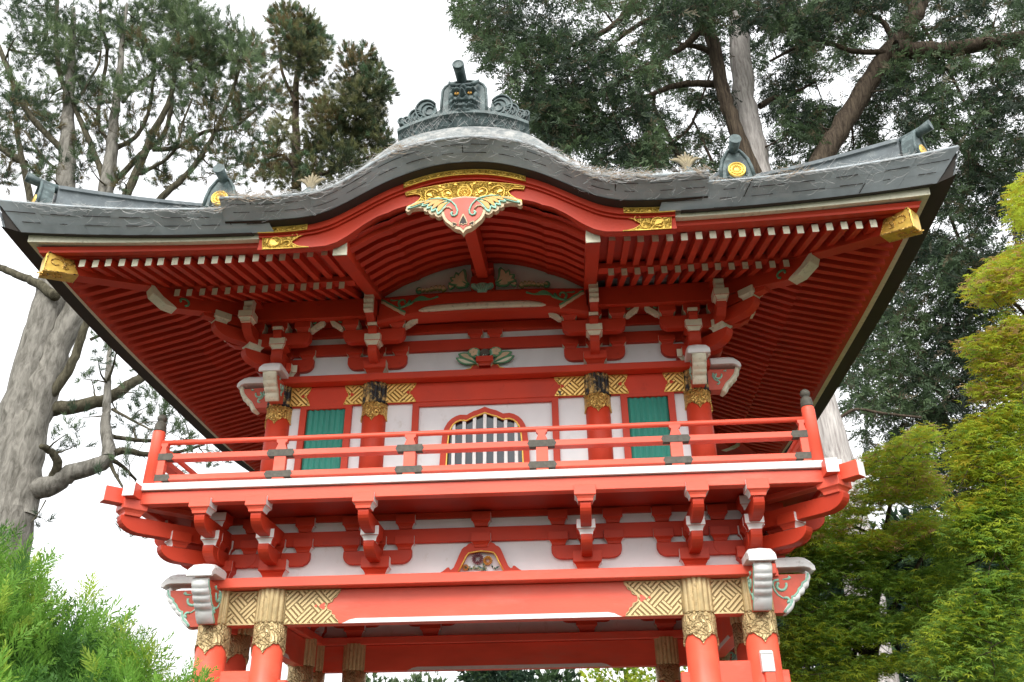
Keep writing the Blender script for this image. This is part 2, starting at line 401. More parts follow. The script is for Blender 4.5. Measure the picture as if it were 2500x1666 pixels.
for k in range(4):
    L = half(k); xf = side(k);
    def nb():
        m = MB(); m.xf = xf; return m
    e = 0 if k % 2 == 0 else -.075
    lin = nb().box(-L - (0 if k % 2 else .0), L, -.07, .07, 3.21, 3.528).build('lintel', RED, gate, bevel=.006) if k % 2 == 0 else nb().box(-L + .072, L - .072, -.07, .07, 3.208, 3.526).build('lintel', RED, gate, bevel=.006)
    # white band along the lower edge of the lintel, on both faces
    w = L - 1.235
    prof = [(-w, 3.2125), (-w + .03, 3.222), (-w + .07, 3.243), (-w + .13, 3.255), (w - .13, 3.255), (w - .07, 3.243), (w - .03, 3.222), (w, 3.2125)]
    if w > .3:
        m = nb(); m.prism(prof, -.0735, -.0695); m.prism(prof, .0695, .0735); m.build('white_band', WHITE, lin)
    # gilt plates beside the columns (outer face)
    si = L - .54
    for sx in (-1, 1):
        m = nb(); m.box(min(sx * (si + .135), sx * (L - .135)), max(sx * (si + .135), sx * (L - .135)), -.076, -.0695, 3.216, 3.524)
        for a, b, c, d_ in ((si + .135, L - .135, 3.216, 3.228), (si + .135, L - .135, 3.512, 3.524)): m.box(min(sx * a, sx * b), max(sx * a, sx * b), -.081, -.076, c, d_, 1)
        m.build('key_fret_plate', [FRETB, BRASSP], lin)
        xo, xi = sx * (si - .145), sx * (si - .665)
        if k % 2: xi = sx * (si - .48)
        pts = plate_outline(xi, xo, 3.216, 3.524)
        m = nb(); m.prism(pts, -.076, -.0695)
        rim = [(p[0], -.0765, p[1]) for p in pts]; m.tube(rim + rim[:1], .0055, 5, 1)
        m.build('key_fret_plate', [FRETB, BRASSP], lin)
        m = nb(); hx = xi - (xi - xo) / abs(xi - xo) * .165
        m.prism(heart(hx, 3.372, .034, (xi - xo) / abs(xi - xo)), -.0775, -.076)
        m.prism(heart(hx - (xi - xo) / abs(xi - xo) * .065, 3.375, .014, 1), -.0775, -.076)
        m.build('heart_cutout', RED, lin)
    # plate beam over the columns
    pb = nb().box(-L - .18, L + .18, -.22, .14, 3.532, 3.624) if k % 2 == 0 else nb().box(-L + .14, L - .14, -.22, .14, 3.532, 3.624)
    if k % 2: pb.box(-L - .10, -L + .139, -.2195, -.18, 3.5335, 3.6225); pb.box(L - .139, L + .10, -.2195, -.18, 3.5335, 3.6225)
    pb.build('plate_beam', RED, gate, bevel=.006)
    # white frieze and the beams across it
    nb().box(-L + (.03 if k % 2 else 0), L - (.03 if k % 2 else 0), -.02, .02, 3.62, 4.20).build('frieze_panel', PLASTER, gate)
    q = .05 if k % 2 == 0 else -.066
    nb().box(-L - q, L + q, -.062, .062, 3.95 + .002 * (k % 2), 4.09 - .002 * (k % 2)).build('tie_beam', REDU, gate, bevel=.005)
    nb().box(-L - q, L + q, -.058, .058, 4.188 + .002 * (k % 2), 4.248 - .002 * (k % 2)).build('wall_plate', REDU, gate)
    # low through-beams between the paired columns
    for sx in (-1, 1):
        a, b = sorted((sx * (L - .08), sx * (si + .08)))
        m = nb(); m.box(a, b, -.05, .05, 2.52, 2.815)
        a, b = sorted((sx * (L + .195), sx * (si - .21))); m.box(a, b, -.046, .046, 2.57, 2.732 + .001 * (k % 2))
        m.build('through_beam', RED, gate, bevel=.006)

# ---- brackets
def masu(mb, cx, cy, z0, z1, wx, wy, mf=0, ms=1, split=.38):
    """bearing block: square above, dished below; ends of the grain on +-x painted ms"""
    zs = z0 + (z1 - z0) * split
    lv = [(z0, .68), (z0 + (zs - z0) * .45, .73), (z0 + (zs - z0) * .8, .85), (zs, 1.0), (z1, 1.0)]
    rings = [[(cx - wx / 2 * s, cy - wy / 2 * s, z), (cx + wx / 2 * s, cy - wy / 2 * s, z), (cx + wx / 2 * s, cy + wy / 2 * s, z), (cx - wx / 2 * s, cy + wy / 2 * s, z)] for z, s in lv]
    V = [p for r in rings for p in r]
    for i in range(len(rings) - 1):
        o = i * 4
        mb.add(V, [(o, o + 1, o + 5, o + 4)], mf); mb.add(V, [(o + 2, o + 3, o + 7, o + 6)], mf)
        mb.add(V, [(o + 1, o + 2, o + 6, o + 5)], ms); mb.add(V, [(o + 3, o, o + 4, o + 7)], ms)
    mb.add(V, [(0, 1, 2, 3), (16, 17, 18, 19)], mf)
def bow_arm(mb, hx, y0, y1, z0, z1, r, mi=0, cx=0):
    """bracket arm parallel to the wall, lower corners rounded"""
    pts = [(cx - hx, z1), (cx - hx, z0 + r)]
    pts += [(cx - hx + r * 1.15 * (1 - math.cos(a)), z0 + r * (1 - math.sin(a))) for a in np.linspace(.2, 1.57, 6)]
    pts += [(2 * cx - x, z) for x, z in reversed(pts)]
    mb.prism(pts, y0, y1, 'xz', mi)
def out_arm(mb, yl, w, z0, z1, r, mi=0, yb=.05, tip=None):
    pts = [(yb, z1), (-yl, z1), (-yl, z0 + r)] + [(-yl + r * 1.6 * (1 - math.cos(a)), z0 + r * (1 - math.sin(a))) for a in np.linspace(.25, 1.57, 7)] + [(yb, z0)]
    mb.prism(pts, -w / 2, w / 2, 'yz', mi)

def lower_bracket(loc, rot, first=[None]):
    if first[0] is not None: return dup(first[0], gate, loc, rot)
    mb = MB()
    bow_arm(mb, .335, -.066, .066, 3.757, 3.888, .085)
    out_arm(mb, .445, .104, 3.752, 3.887, .11)
    out_arm(mb, .735, .1, 3.955, 4.10, .12)
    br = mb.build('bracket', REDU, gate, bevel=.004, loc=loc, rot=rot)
    m = MB(); masu(m, 0, 0, 3.624, 3.812, .272, .285, split=.45); m.build('bearing_block', [REDU, WHITE], br, bevel=.003)
    for sx in (-1, 1):
        m = MB(); masu(m, sx * .265, 0, 3.888, 4.018, .19, .2); m.build('bearing_block', [REDU, WHITE], br, bevel=.003)
    m = MB(); masu(m, 0, 0, 3.888, 4.018, .17, .196); m.build('bearing_block', [REDU, WHITE], br)
    for dx in (-.265, .265):
        m = MB(); masu(m, dx, 0, 4.092, 4.228, .19, .2); m.build('bearing_block', [REDU, WHITE], br, bevel=.003)
    m = MB(); masu(m, 0, -.345, 3.887, 4.03, .178, .18, 1, 0); m.build('bearing_block', [REDU, WHITE], br, bevel=.003)
    m = MB(); masu(m, 0, -.69, 4.10, 4.246, .197, .185); m.build('bearing_block', [RED, WHITE], br, bevel=.003)
    first[0] = br
    return br
for x in (-1.01, 1.01, -2.01, 2.01, -XC, XC):
    lower_bracket((x, 0 if abs(x) < 2.2 else -.004, 0), 0)
    if abs(x) < 2.2: lower_bracket((x, D, 0), math.pi)
for y in (0, .54, YC, D - .54, D):
    q = .004 if y in (0, D) else 0
    lower_bracket((XC + q, y, 0), math.pi / 2); lower_bracket((-XC - q, y, 0), -math.pi / 2)
cbr = None
for sx, sy in ((-1, 0), (1, 0), (-1, 1), (1, 1)):
    loc = (sx * XC, D * sy, 0); rot = sx * math.pi / 4 if sy == 0 else math.pi - sx * math.pi / 4
    if cbr is None:
        mb = MB(); out_arm(mb, .66, .11, 3.752, 3.887, .12); out_arm(mb, 1.07, .108, 3.955, 4.10, .13)
        cbr = mb.build('corner_bracket', REDU, gate, bevel=.004, loc=loc, rot=rot)
        m = MB(); masu(m, 0, -.49, 3.887, 4.03, .18, .19, 1, 0); m.build('bearing_block', [REDU, WHITE], cbr, bevel=.003)
        m = MB(); masu(m, 0, -.97, 4.10, 4.246, .22, .22, 0, 0); m.build('bearing_block', [RED, WHITE], cbr, bevel=.003)
    else: dup(cbr, gate, loc, rot)
# centre blocks over the frog-leg struts and the struts themselves
for k in (0, 2):
    xf = side(k)
    def nb():
        m = MB(); m.xf = xf; return m
    H = [(0, 3.932), (.10, 3.932), (.125, 3.922), (.145, 3.90), (.165, 3.893), (.185, 3.875), (.21, 3.82), (.235, 3.76), (.262, 3.70), (.285, 3.680), (.30, 3.685), (.305, 3.703), (.325, 3.702), (.345, 3.683), (.365, 3.668), (.39, 3.655), (.395, 3.63), (.215, 3.63)]
    inner = [(.215, 3.66), (.17, 3.745), (.145, 3.80), (.12, 3.832), (.07, 3.842), (0, 3.85)]
    outl = H + inner
    ring = [(x, z) for x, z in outl]
    m = nb()
    for s in (-1, 1): m.prism([(s * x, z) for x, z in ring], -.075, -.022)
    fl = m.build('frog_leg_strut', REDU, gate)
    m = nb(); pts = [(x, -.078, z) for x, z in inner] ; pts = pts + [(-x, y, z) for x, y, z in reversed(pts[:-1])]
    m.tube(pts, .0075, 6, 0); m.build('gilt_edging', GOLDP, fl)
    m = nb(); masu(m, 0, -.02, 3.885, 4.02, .19, .2); m.build('bearing_block', [REDU, WHITE], fl, bevel=.003); m = nb(); masu(m, 0, -.02, 4.092, 4.228, .19, .2); m.build('bearing_block', [REDU, WHITE], fl, bevel=.003)
    # carved chrysanthemums
    m = nb()
    def flower(cx, cz, rr, mi, rows):
        for j in range(rows):
            rad = rr * (1 - j / rows); npet = max(5, int(16 * (1 - j / rows)))
            for i in range(npet):
                a = 2 * math.pi * (i + .5 * (j % 2)) / npet
                px, pz = cx + rad * .78 * math.cos(a), cz + rad * .78 * math.sin(a)
                t = (-math.sin(a), math.cos(a)); wd = rad * .2
                q = [(px + math.cos(a) * rad * .25, -.045 - .006 * j, pz + math.sin(a) * rad * .25), (px + t[0] * wd, -.052 - .007 * j, pz + t[1] * wd), (px - math.cos(a) * rad * .35, -.042 - .006 * j, pz - math.sin(a) * rad * .35), (px - t[0] * wd, -.052 - .007 * j, pz - t[1] * wd), (px, -.062 - .008 * j, pz)]
                m.add(q, [(0, 1, 4), (1, 2, 4), (2, 3, 4), (3, 0, 4)], mi)
    flower(-.035, 3.785, .058, 0, 4); flower(.062, 3.765, .048, 1, 4); flower(-.15, 3.705, .032, 1, 3)
    for i in range(26):
        a = R(rng.uniform(10, 170)); x0 = rng.uniform(-.12, .14); z0 = 3.668 + rng.uniform(0, .03); ln = rng.uniform(.035, .075)
        x1, z1 = x0 + math.cos(a) * ln, min(3.80, z0 + math.sin(a) * ln * .8); nx, nz = -math.sin(a) * .009, math.cos(a) * .009
        m.add([(x0, -.03, z0), ((x0 + x1) / 2 + nx, -.05, (z0 + z1) / 2 + nz), (x1, -.04, z1), ((x0 + x1) / 2 - nx, -.05, (z0 + z1) / 2 - nz)], [(0, 1, 2, 3)], 2 + int(rng.integers(0, 2)))
    m.build('flower_carving', [mat('purple_petals', (.22, .10, .12), .6), ORANGE, mat('dark_leaf_paint', (.03, .10, .07), .5), mat('grey_leaf_paint', (.25, .28, .16), .6)], fl)

# ---- beam noses at the corner columns
def beam_nose():
    """local: column axis at the origin, nose pointing along -y"""
    top = 3.553
    low = [(.50, 3.555), (.492, 3.52), (.47, 3.488), (.435, 3.468), (.425, 3.44), (.395, 3.415), (.38, 3.385), (.35, 3.355), (.325, 3.35), (.32, 3.31), (.30, 3.275), (.265, 3.245), (.235, 3.21)]
    body = [(0, 3.21), (0, top)] + low
    mb = MB(); mb.prism([(-d, z) for d, z in body], -.074, .074, 'yz')
    n = mb.build('beam_nose', PINK, gate, bevel=.003)
    # white dished facets along the under edge
    m = MB()
    steps = [(.49, 3.57), (.475, 3.492), (.43, 3.435), (.38, 3.378), (.325, 3.325), (.235, 3.212)]
    for i in range(len(steps) - 1):
        (d0, z0), (d1, z1) = steps[i], steps[i + 1]
        rings = []
        for f in np.linspace(0, 1, 7):
            d = d0 + (d1 - d0) * f; z = z0 + (z1 - z0) * f; bl = .010 + .016 * math.sin(math.pi * min(1, f * 1.1)) ** .7
            nx, nz = bl * .8, -bl * .6
            rings.append([(-.0765, -(d + nx), z + nz), (0, -(d + nx + .012), z + nz - .006), (.0765, -(d + nx), z + nz), (.0765, -(d - .02), z + .012), (-.0765, -(d - .02), z + .012)])
        m.loft(rings, 0, True, True, True)
    m.build('white_facets', WHITE, n)
    # green scrolls on both cheeks
    m = MB()
    for s in (-1, 1):
        x = s * .0745
        def sc(pts, r): m.tube([(x, -a, b) for a, b in pts], [r[0] + (r[1] - r[0]) * i / (len(pts) - 1) for i in range(len(pts))], 6)
        sc(sp(.22, 3.455, .018, .062, -250, 20, 12)[::1], (.017, .012))
        sc([(.215, 3.505), (.17, 3.50), (.155, 3.46), (.165, 3.41), (.19, 3.37), (.225, 3.345), (.255, 3.338)], (.012, .007))
        sc(sp(.262, 3.318, .03, .012, 140, -100, 10), (.012, .015))
        sc([(.32, 3.53), (.30, 3.512), (.25, 3.508)], (.018, .005))
        sc([(d - .012, z + .004) for d, z in low], (.010, .010))
    m.build('scroll_carving', MINT, n)
    # white hood over the plate-beam end
    m = MB()
    prof = [(.20, 3.70), (.42, 3.705), (.475, 3.695), (.52, 3.665), (.55, 3.62), (.555, 3.578), (.525, 3.575), (.50, 3.60), (.45, 3.612), (.20, 3.608)]
    V = []
    for wd, sh in ((-.120, .72), (-.095, 1), (0, 1.08), (.095, 1), (.120, .72)):
        V.append([(wd, -d, z if i > 4 else (3.60 + (z - 3.60) * (sh if sh < 1 else sh))) for i, (d, z) in enumerate(prof)])
    m.loft(V, 0, True, True, False)
    m.build('nose_hood', WHITE, n, bevel=.003)
    return n
nose = beam_nose(); nose.location = (-XC, 0, 0)
for sx in (-1, 1):
    for y, rots in ((0, (0, sx * 90)), (D, (180, sx * 90))):
        for r_ in rots:
            if sx == -1 and y == 0 and r_ == 0: continue
            dup(nose, gate, (sx * XC, y, 0), R(r_))

# ---- balcony
mb = MB(); mb.box(-3.31, 3.31, -.775, D + .775, 4.331, 4.400); mb.build('balcony_floor', WHITE, gate, bevel=.004)
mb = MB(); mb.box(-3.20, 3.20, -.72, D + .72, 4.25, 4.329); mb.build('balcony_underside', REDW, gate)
for k in range(4):
    xf = side(k); L = half(k); m = MB(); m.xf = xf
    x1 = L + .69
    m.box(-x1, x1, -.742, -.635, 4.205 + .001 * (k % 2), 4.325 - .001 * (k % 2))
    o = m.build('edge_beam', RED, gate, bevel=.005)
    for sx in (-1, 1):
        m = MB(); m.xf = xf
        a, b = sorted((sx * (L + .585), sx * (L + .692)))
        m.box(a, b, -.90, -.745, 4.247, 4.372 - .002 * (k % 2), 0)
        V = [(a - .001, -.901, 4.246), (b + .001, -.901, 4.246), (b + .001, -.901, 4.373), (a - .001, -.901, 4.373)]
        m.add(V, [(0, 1, 2, 3)], 1)
        m.build('beam_end', [RED, WHITE], o)
for sx in (-1, 1):
    for sy in (0, 1):
        d = -1 if sy == 0 else 1; y = D * sy; m = MB()
        m.bar((sx * (XC + .885), y + d * .885, 4.272), (sx * (XC + .05), y + d * .05, 4.272), .12, .142, 0, 1)
        m.build('corner_beam', [RED, WHITE], gate, bevel=.004)
# railing
RY = .605
rail = empty('balcony_railing'); rail.parent = gate
def rbox(name, k, *a, mat_=RED, bevel=.004):
    m = MB(); m.xf = side(k)
    for b in a: m.box(*b)
    return m.build(name, mat_, rail, bevel=bevel)
for k in range(4):
    L = half(k); e = L + RY
    m = MB(); m.xf = side(k); m.tube([(x, -RY, 4.866 + .001 * (k % 2)) for x in np.linspace(-e + .05, e - .05, 8)], .026, 12); m.build('top_rail', RED, rail)
    rbox('middle_rail', k, (-e + .04, e - .04, -RY - .03, -RY + .075, 4.683, 4.742))
    rbox('bottom_rail', k, (-e + .04, e - .04, -RY - .032, -RY + .06, 4.472, 4.528))
    ps = (-1.885, -.63, .63, 1.885) if k % 2 == 0 else (-1.15, 0, 1.15)
    for x in list(ps) + [-e + .09, e - .09]:
        m = MB(); m.xf = side(k); y = -RY
        wd = .056 if abs(x) < 2.5 and k % 2 == 0 or abs(x) < 1.5 else .035
        m.box(x - wd, x + wd, y - .028, y + .028, 4.39, 4.683)
        rings = [[(x - a, y - .027, z), (x + a, y - .027, z), (x + a, y + .027, z), (x - a, y + .027, z)] for a, z in ((wd, 4.742), (wd * .8, 4.775), (wd * .62, 4.80), (wd * .62, 4.815), (wd * .95, 4.83), (wd * .95, 4.853))]
        m.loft(rings, 0, True, True, False)
        m.build('baluster', RED, rail)
        hw = .138 if wd > .04 else .09
        for zc, hh in ((4.712, .034), (4.50, .032)):
            m = MB(); m.xf = side(k)
            cx = x if wd > .04 else x - math.copysign(.025, x)
            pts = [(cx - hw, zc), (cx - hw + .02, zc + hh), (cx + hw - .02, zc + hh), (cx + hw, zc), (cx + hw - .02, zc - hh), (cx - hw + .02, zc - hh)]
            m.prism(pts, y - .0345, y + .0345); m.build('metal_strap', IRON, rail)
for sx in (-1, 1):
    for y in (-RY, D + RY):
        x = sx * (XC + RY); m = MB()
        m.lathe([(.064, 4.39), (.061, 4.96), (.056, 4.985), (.05, 4.99)], x, y, 20); po = m.build('corner_post', RED, rail)
        m = MB(); m.lathe([(.058, 4.985), (.059, 5.0), (.056, 5.01), (.058, 5.02), (.055, 5.03), (.057, 5.04), (.053, 5.05), (.050, 5.075), (.036, 5.082), (.030, 5.09), (.036, 5.098), (.046, 5.115), (.047, 5.13), (.040, 5.15), (.022, 5.165), (.004, 5.175)], x, y, 20)
        m.build('finial', IRON, po)
# white box on the right-hand corner column
m = MB(); m.box(2.475, 2.583, -.205, -.135, 2.70, 2.868); m.box(2.468, 2.576, -.212, -.20, 2.845, 2.874); m.box(2.5, 2.56, -.14, -.12, 2.72, 2.84)
tag(m.build('junction_box', WHITE, None, bevel=.004), 'small white rectangular box fixed to the right-hand red corner column', 'utility box')
# ================================================================== THE GATE: upper storey
UX, UY0, UY1 = 2.27, .26, 3.09
UYH = (UY1 - UY0) / 2
def uside(k): return side(k, UX, UY0, UY1)
def uhalf(k): return UX if k % 2 == 0 else UYH
ucol = None
for (x, y) in [(sx * v, yy) for yy in (UY0, UY1) for v in (1.21, UX) for sx in (-1, 1)] + [(sx * UX, YC) for sx in (-1, 1)]:
    if ucol is None:
        m = column_mesh(.132, 4.39, 5.80)
        ucol = m.build('upper_column', REDU, gate, loc=(x, y, 0))
        collar_mesh(.132, 5.80, 5.56, 5.335, .075).build('column_collar', [GOLDCHIP, LACQ], ucol)
    else: dup(ucol, gate, (x, y, 0))
for k in range(4):
    L = uhalf(k); xf = uside(k)
    def nb():
        m = MB(); m.xf = xf; return m
    q = 0 if k % 2 == 0 else .062
    lin = nb().box(-L + q, L - q, -.06, .06, 5.562, 5.79).build('upper_lintel', REDU, gate, bevel=.005)
    ends = ((1.325, 1.545, 1), (1.095, .755, 1), (2.14, 1.925, 1)) if k % 2 == 0 else ((1.29, 1.07, 1),)
    for a, b, _ in ends:
        for s in (-1, 1):
            pts = plate_outline(s * b, s * a, 5.567, 5.786); m = nb(); m.prism(pts, -.067, -.0595)
            rim = [(p[0], -.0675, p[1]) for p in pts]; m.tube(rim + rim[:1], .004, 5, 1); m.build('key_fret_plate', [FRETG, GOLDP], lin)
            m = nb(); dd = 1 if s * b > s * a else -1
            m.prism(heart(s * b - dd * .085, 5.68, .024, dd), -.069, -.067); m.build('heart_cutout', REDU, lin)
    q = .15 if k % 2 == 0 else -.13
    nb().box(-L - q, L + q, -.19, .12, 5.792, 5.872).build('upper_plate_beam', REDU, gate, bevel=.006)
    q = 0 if k % 2 == 0 else .03
    nb().box(-L + q, L - q, -.015, .03, 4.39, 5.57).build('wall_panel', PLASTER, gate)
    nb().box(-L + q, L - q, -.015, .03, 5.86, 6.75).build('upper_frieze_panel', PLASTER, gate)
    q = .03 if k % 2 == 0 else -.066
    nb().box(-L - q, L + q, -.062, .062, 6.18 + .002 * (k % 2), 6.318).build('upper_tie_beam', REDU, gate, bevel=.004)
    nb().box(-L - q, L + q, -.066, .06, 6.41 + .002 * (k % 2), 6.52).build('upper_tie_beam', REDU, gate, bevel=.004)
    # purlin carrying the rafters, standing clear of the wall
    q = .40 if k % 2 == 0 else .30
    for a, b in (((-L - q, -1.14), (1.14, L + q)) if k == 0 else ((-L - q, L + q),)):
        nb().box(a, b, -.41, -.31, 6.47 + .002 * (k % 2), 6.70).build('eave_purlin', REDU, gate, bevel=.004)
    nb().box(-L - .3, L + .3, -.312, -.012, 6.53 + .002 * (k % 2), 6.56).build('bracket_ceiling', REDW, gate)

# ---- doors either side, bell-shaped window in the middle bay
def nb():
    m = MB(); m.xf = uside(0); return m
for s in (-1, 1):
    a, b = sorted((s * 1.455, s * 2.025))
    m = nb(); m.box(a, a + .07, -.06, -.0155, 4.39, 5.57); m.box(b - .07, b, -.06, -.0155, 4.39, 5.57); m.box(a + .07, b - .07, -.06, -.0155, 5.525, 5.57)
    dr = m.build('shutter_door', REDU, gate, bevel=.003)
    n = 7; xs = np.linspace(a + .07, b - .07, 2 * n + 1)
    pts = [(x, -.02 - (.022 if i % 2 else 0.0)) for i, x in enumerate(xs)] + [(b - .07, -.0155), (a + .07, -.0155)]
    m = nb(); m.prism(pts, 4.39, 5.524, 'xy'); m.build('fluted_shutter', TEAL, dr)
m = nb()
m.box(-.79, -.72, -.05, -.0155, 4.39, 5.575); m.box(.72, .79, -.05, -.0155, 4.39, 5.575); m.box(-.72, .72, -.05, -.0155, 5.515, 5.575)
m.build('wall_frame', REDU, gate, bevel=.003)
OW = [(.49, 4.39), (.478, 4.75), (.466, 5.0), (.452, 5.17), (.432, 5.25), (.40, 5.31), (.36, 5.352), (.31, 5.382), (.265, 5.395), (.225, 5.393), (.195, 5.390), (.165, 5.408), (.12, 5.432), (.06, 5.450), (0, 5.478)]
IW = [(.415, 4.39), (.405, 4.75), (.397, 5.0), (.385, 5.17), (.368, 5.235), (.34, 5.285), (.305, 5.315), (.265, 5.330), (.225, 5.330), (.20, 5.322), (.175, 5.335), (.13, 5.360), (.07, 5.380), (0, 5.408), (0, 5.408)]
m = nb()
for s in (-1, 1):
    for i in range(len(OW) - 1):
        qd = [(s * OW[i][0], OW[i][1]), (s * OW[i + 1][0], OW[i + 1][1]), (s * IW[i + 1][0], IW[i + 1][1]), (s * IW[i][0], IW[i][1])]
        if i == len(OW) - 2: qd = qd[:2] + [qd[3]] if qd[2] == qd[1] else qd
        m.prism(qd, -.06, -.0156)
wf = m.build('bell_window', REDU, gate)
m = nb(); path = [(x, -.058, z) for x, z in IW[:-1]]; path = path + [(-x, y, z) for x, y, z in reversed(path[:-1])]
m.tube(path, .009, 6); m.build('gilt_edging', GOLDP, wf)
m = nb()
for x in (-.333, -.222, -.111, 0, .111, .222, .333):
    zt = float(np.interp(abs(x), [p[0] for p in reversed(IW[:-1])], [p[1] for p in reversed(IW[:-1])]))
    b = nb(); b.box(x - .0175, x + .0175, -.05, -.022, 4.39, zt); b.build('window_bar', WHITE, wf)
pts = [(x, z) for x, z in IW[:-1]] + [(-x, z) for x, z in reversed(IW[:-2])]
m = nb(); m.prism(pts, -.0185, -.0160); m.build('window_pane', GLASS, wf)

# ---- upper brackets
def upper_bracket(loc, rot, first=[None]):
    if first[0] is not None: return dup(first[0], gate, loc, rot)
    mb = MB()
    bow_arm(mb, .335, -.066, .066, 5.985, 6.14, .09)
    out_arm(mb, .34, .10, 5.99, 6.14, .11)
    bow_arm(mb, .345, -.315, -.215, 6.205, 6.352, .085)
    # upward curling tongue over the front block
    mb.prism([(-.05, 6.26), (-.37, 6.262), (-.40, 6.30), (-.405, 6.345), (-.38, 6.365), (-.05, 6.36)], -.048, .048, 'yz')
    br = mb.build('upper_bracket', REDU, gate, bevel=.004, loc=loc, rot=rot)
    m = MB(); masu(m, 0, 0, 5.872, 6.045, .25, .36, split=.45); m.build('bearing_block', [REDU, CREAM], br, bevel=.003)
    for sx in (-1, 0, 1):
        m = MB(); masu(m, sx * .26, 0, 6.14, 6.245, .185, .19); m.build('bearing_block', [REDU, CREAM], br, bevel=.003)
        m = MB(); masu(m, sx * .26, -.265, 6.352, 6.468, .18, .18); m.build('bearing_block', [REDU, CREAM], br, bevel=.003)
    m = MB(); masu(m, 0, -.285, 6.14, 6.272, .18, .17, 1, 1); m.build('bearing_block', [REDU, CREAM], br, bevel=.003)
    m = MB()

    m.prism([(-.36, 6.366), (-.405, 6.352), (-.425, 6.378), (-.40, 6.398), (-.34, 6.40), (-.25, 6.39), (-.25, 6.366)], -.05, .05, 'yz'); m.build('carved_tongue', CREAM, br)
    first[0] = br
    return br
for x in (-1.21, 1.21, -UX, UX): upper_bracket((x, UY0, 0), 0)
for y in (UY0, YC, UY1):
    upper_bracket((UX, y, 0), math.pi / 2); upper_bracket((-UX, y, 0), -math.pi / 2)
# little scrolled beam ends between the brackets
tip = None
def beam_tip(loc, flip, rot=0):
    m = MB()
    s = flip
    pts = [(0, 0), (s * .03, .045), (s * .13, .115), (s * .155, .10), (s * .145, .075), (s * .04, -.01)]
    m.prism(pts, -.03, .03, 'xz', 0); n = 5
    for i in range(n):
        a, b = i / n, (i + 1) / n
        m.box(*sorted((s * (.01 + .125 * a), s * (.01 + .125 * b))), -.034 - .003 * (i % 2), .034, -.01 + .082 * a, .018 + .088 * a)
    o = m.build('carved_beam_tip', CREAM, gate, loc=loc)
    m = MB(); scroll(m, sp(s * .03, .10, .035, .012, 90 if s < 0 else 90, (300 if s < 0 else -120), 10), -.02, (.008, .008)); m.build('scroll_carving', GREEN, o)
for s in (-1, 1):
    beam_tip((s * (1.21 + .345), UY0 - .30, 6.37), s)
    beam_tip((s * (UX - .345), UY0 - .30, 6.37), -s)
    beam_tip((s * (1.21 - .345), UY0 - .30, 6.37), -s)

# ---- corner arms of the upper storey
def nbc(sx):
    m = MB()
    m.xf = lambda x, y, z: (sx * (UX + (-y - x) / math.sqrt(2)), UY0 - (-y + x) / math.sqrt(2), z)
    return m
for sx in (-1, 1):
    m = nbc(sx); out_arm(m, .52, .11, 5.99, 6.14, .13); out_arm(m, .90, .11, 6.20, 6.345, .13)
    m.prism([(0, 6.36), (-1.02, 6.37), (-1.05, 6.42), (-1.0, 6.475), (0, 6.48)], -.05, .05, 'yz')
    o = m.build('corner_bracket', REDU, gate)
    m = nbc(sx); masu(m, 0, -.41, 6.14, 6.272, .18, .18, 1, 1); m.build('bearing_block', [REDU, CREAM], o); m = nbc(sx); masu(m, 0, -.83, 6.345, 6.46, .18, .18, 1, 1); m.build('bearing_block', [REDU, CREAM], o)
    # front arm standing beside the corner
    for kk in (0, 1):
        m = MB()
        if kk: m.xf = lambda x, y, z, sx=sx: (sx * (UX + (UY0 - y)), UY0 - (abs(x) - UX), z)
        x = sx * 2.54
        pts = [(UY0 + .05, 6.18), (-.10, 6.20), (-.25, 6.22), (-.34, 6.27), (-.385, 6.345), (-.30, 6.345), (-.2, 6.35), (UY0 + .05, 6.35)]
        m.prism(pts, x - .05, x + .05, 'yz')
        o = m.build('bracket_arm', REDU, gate)
        m = MB()
        if kk: m.xf = lambda x, y, z, sx=sx: (sx * (UX + (UY0 - y)), UY0 - (abs(x) - UX), z)
        masu(m, x, -.345, 6.325, 6.452, .16, .17, 1, 1); m.build('bearing_block', [REDU, CREAM], o, bevel=.003)
        m = MB()
        if kk: m.xf = lambda x, y, z, sx=sx: (sx * (UX + (UY0 - y)), UY0 - (abs(x) - UX), z)
        m.prism([(-.30, 6.452), (-.38, 6.46), (-.40, 6.50), (-.385, 6.54), (-.40, 6.58), (-.36, 6.615), (-.28, 6.62)], x - .046, x + .046, 'yz'); m.build('carved_tongue', CREAM, o)
        m = MB()
        if kk: m.xf = lambda x, y, z, sx=sx: (sx * (UX + (UY0 - y)), UY0 - (abs(x) - UX), z)
        m.box(x - .075, x + .075, -.38, -.1, 6.62, 6.66); m.build('tongue_cap', REDU, o)
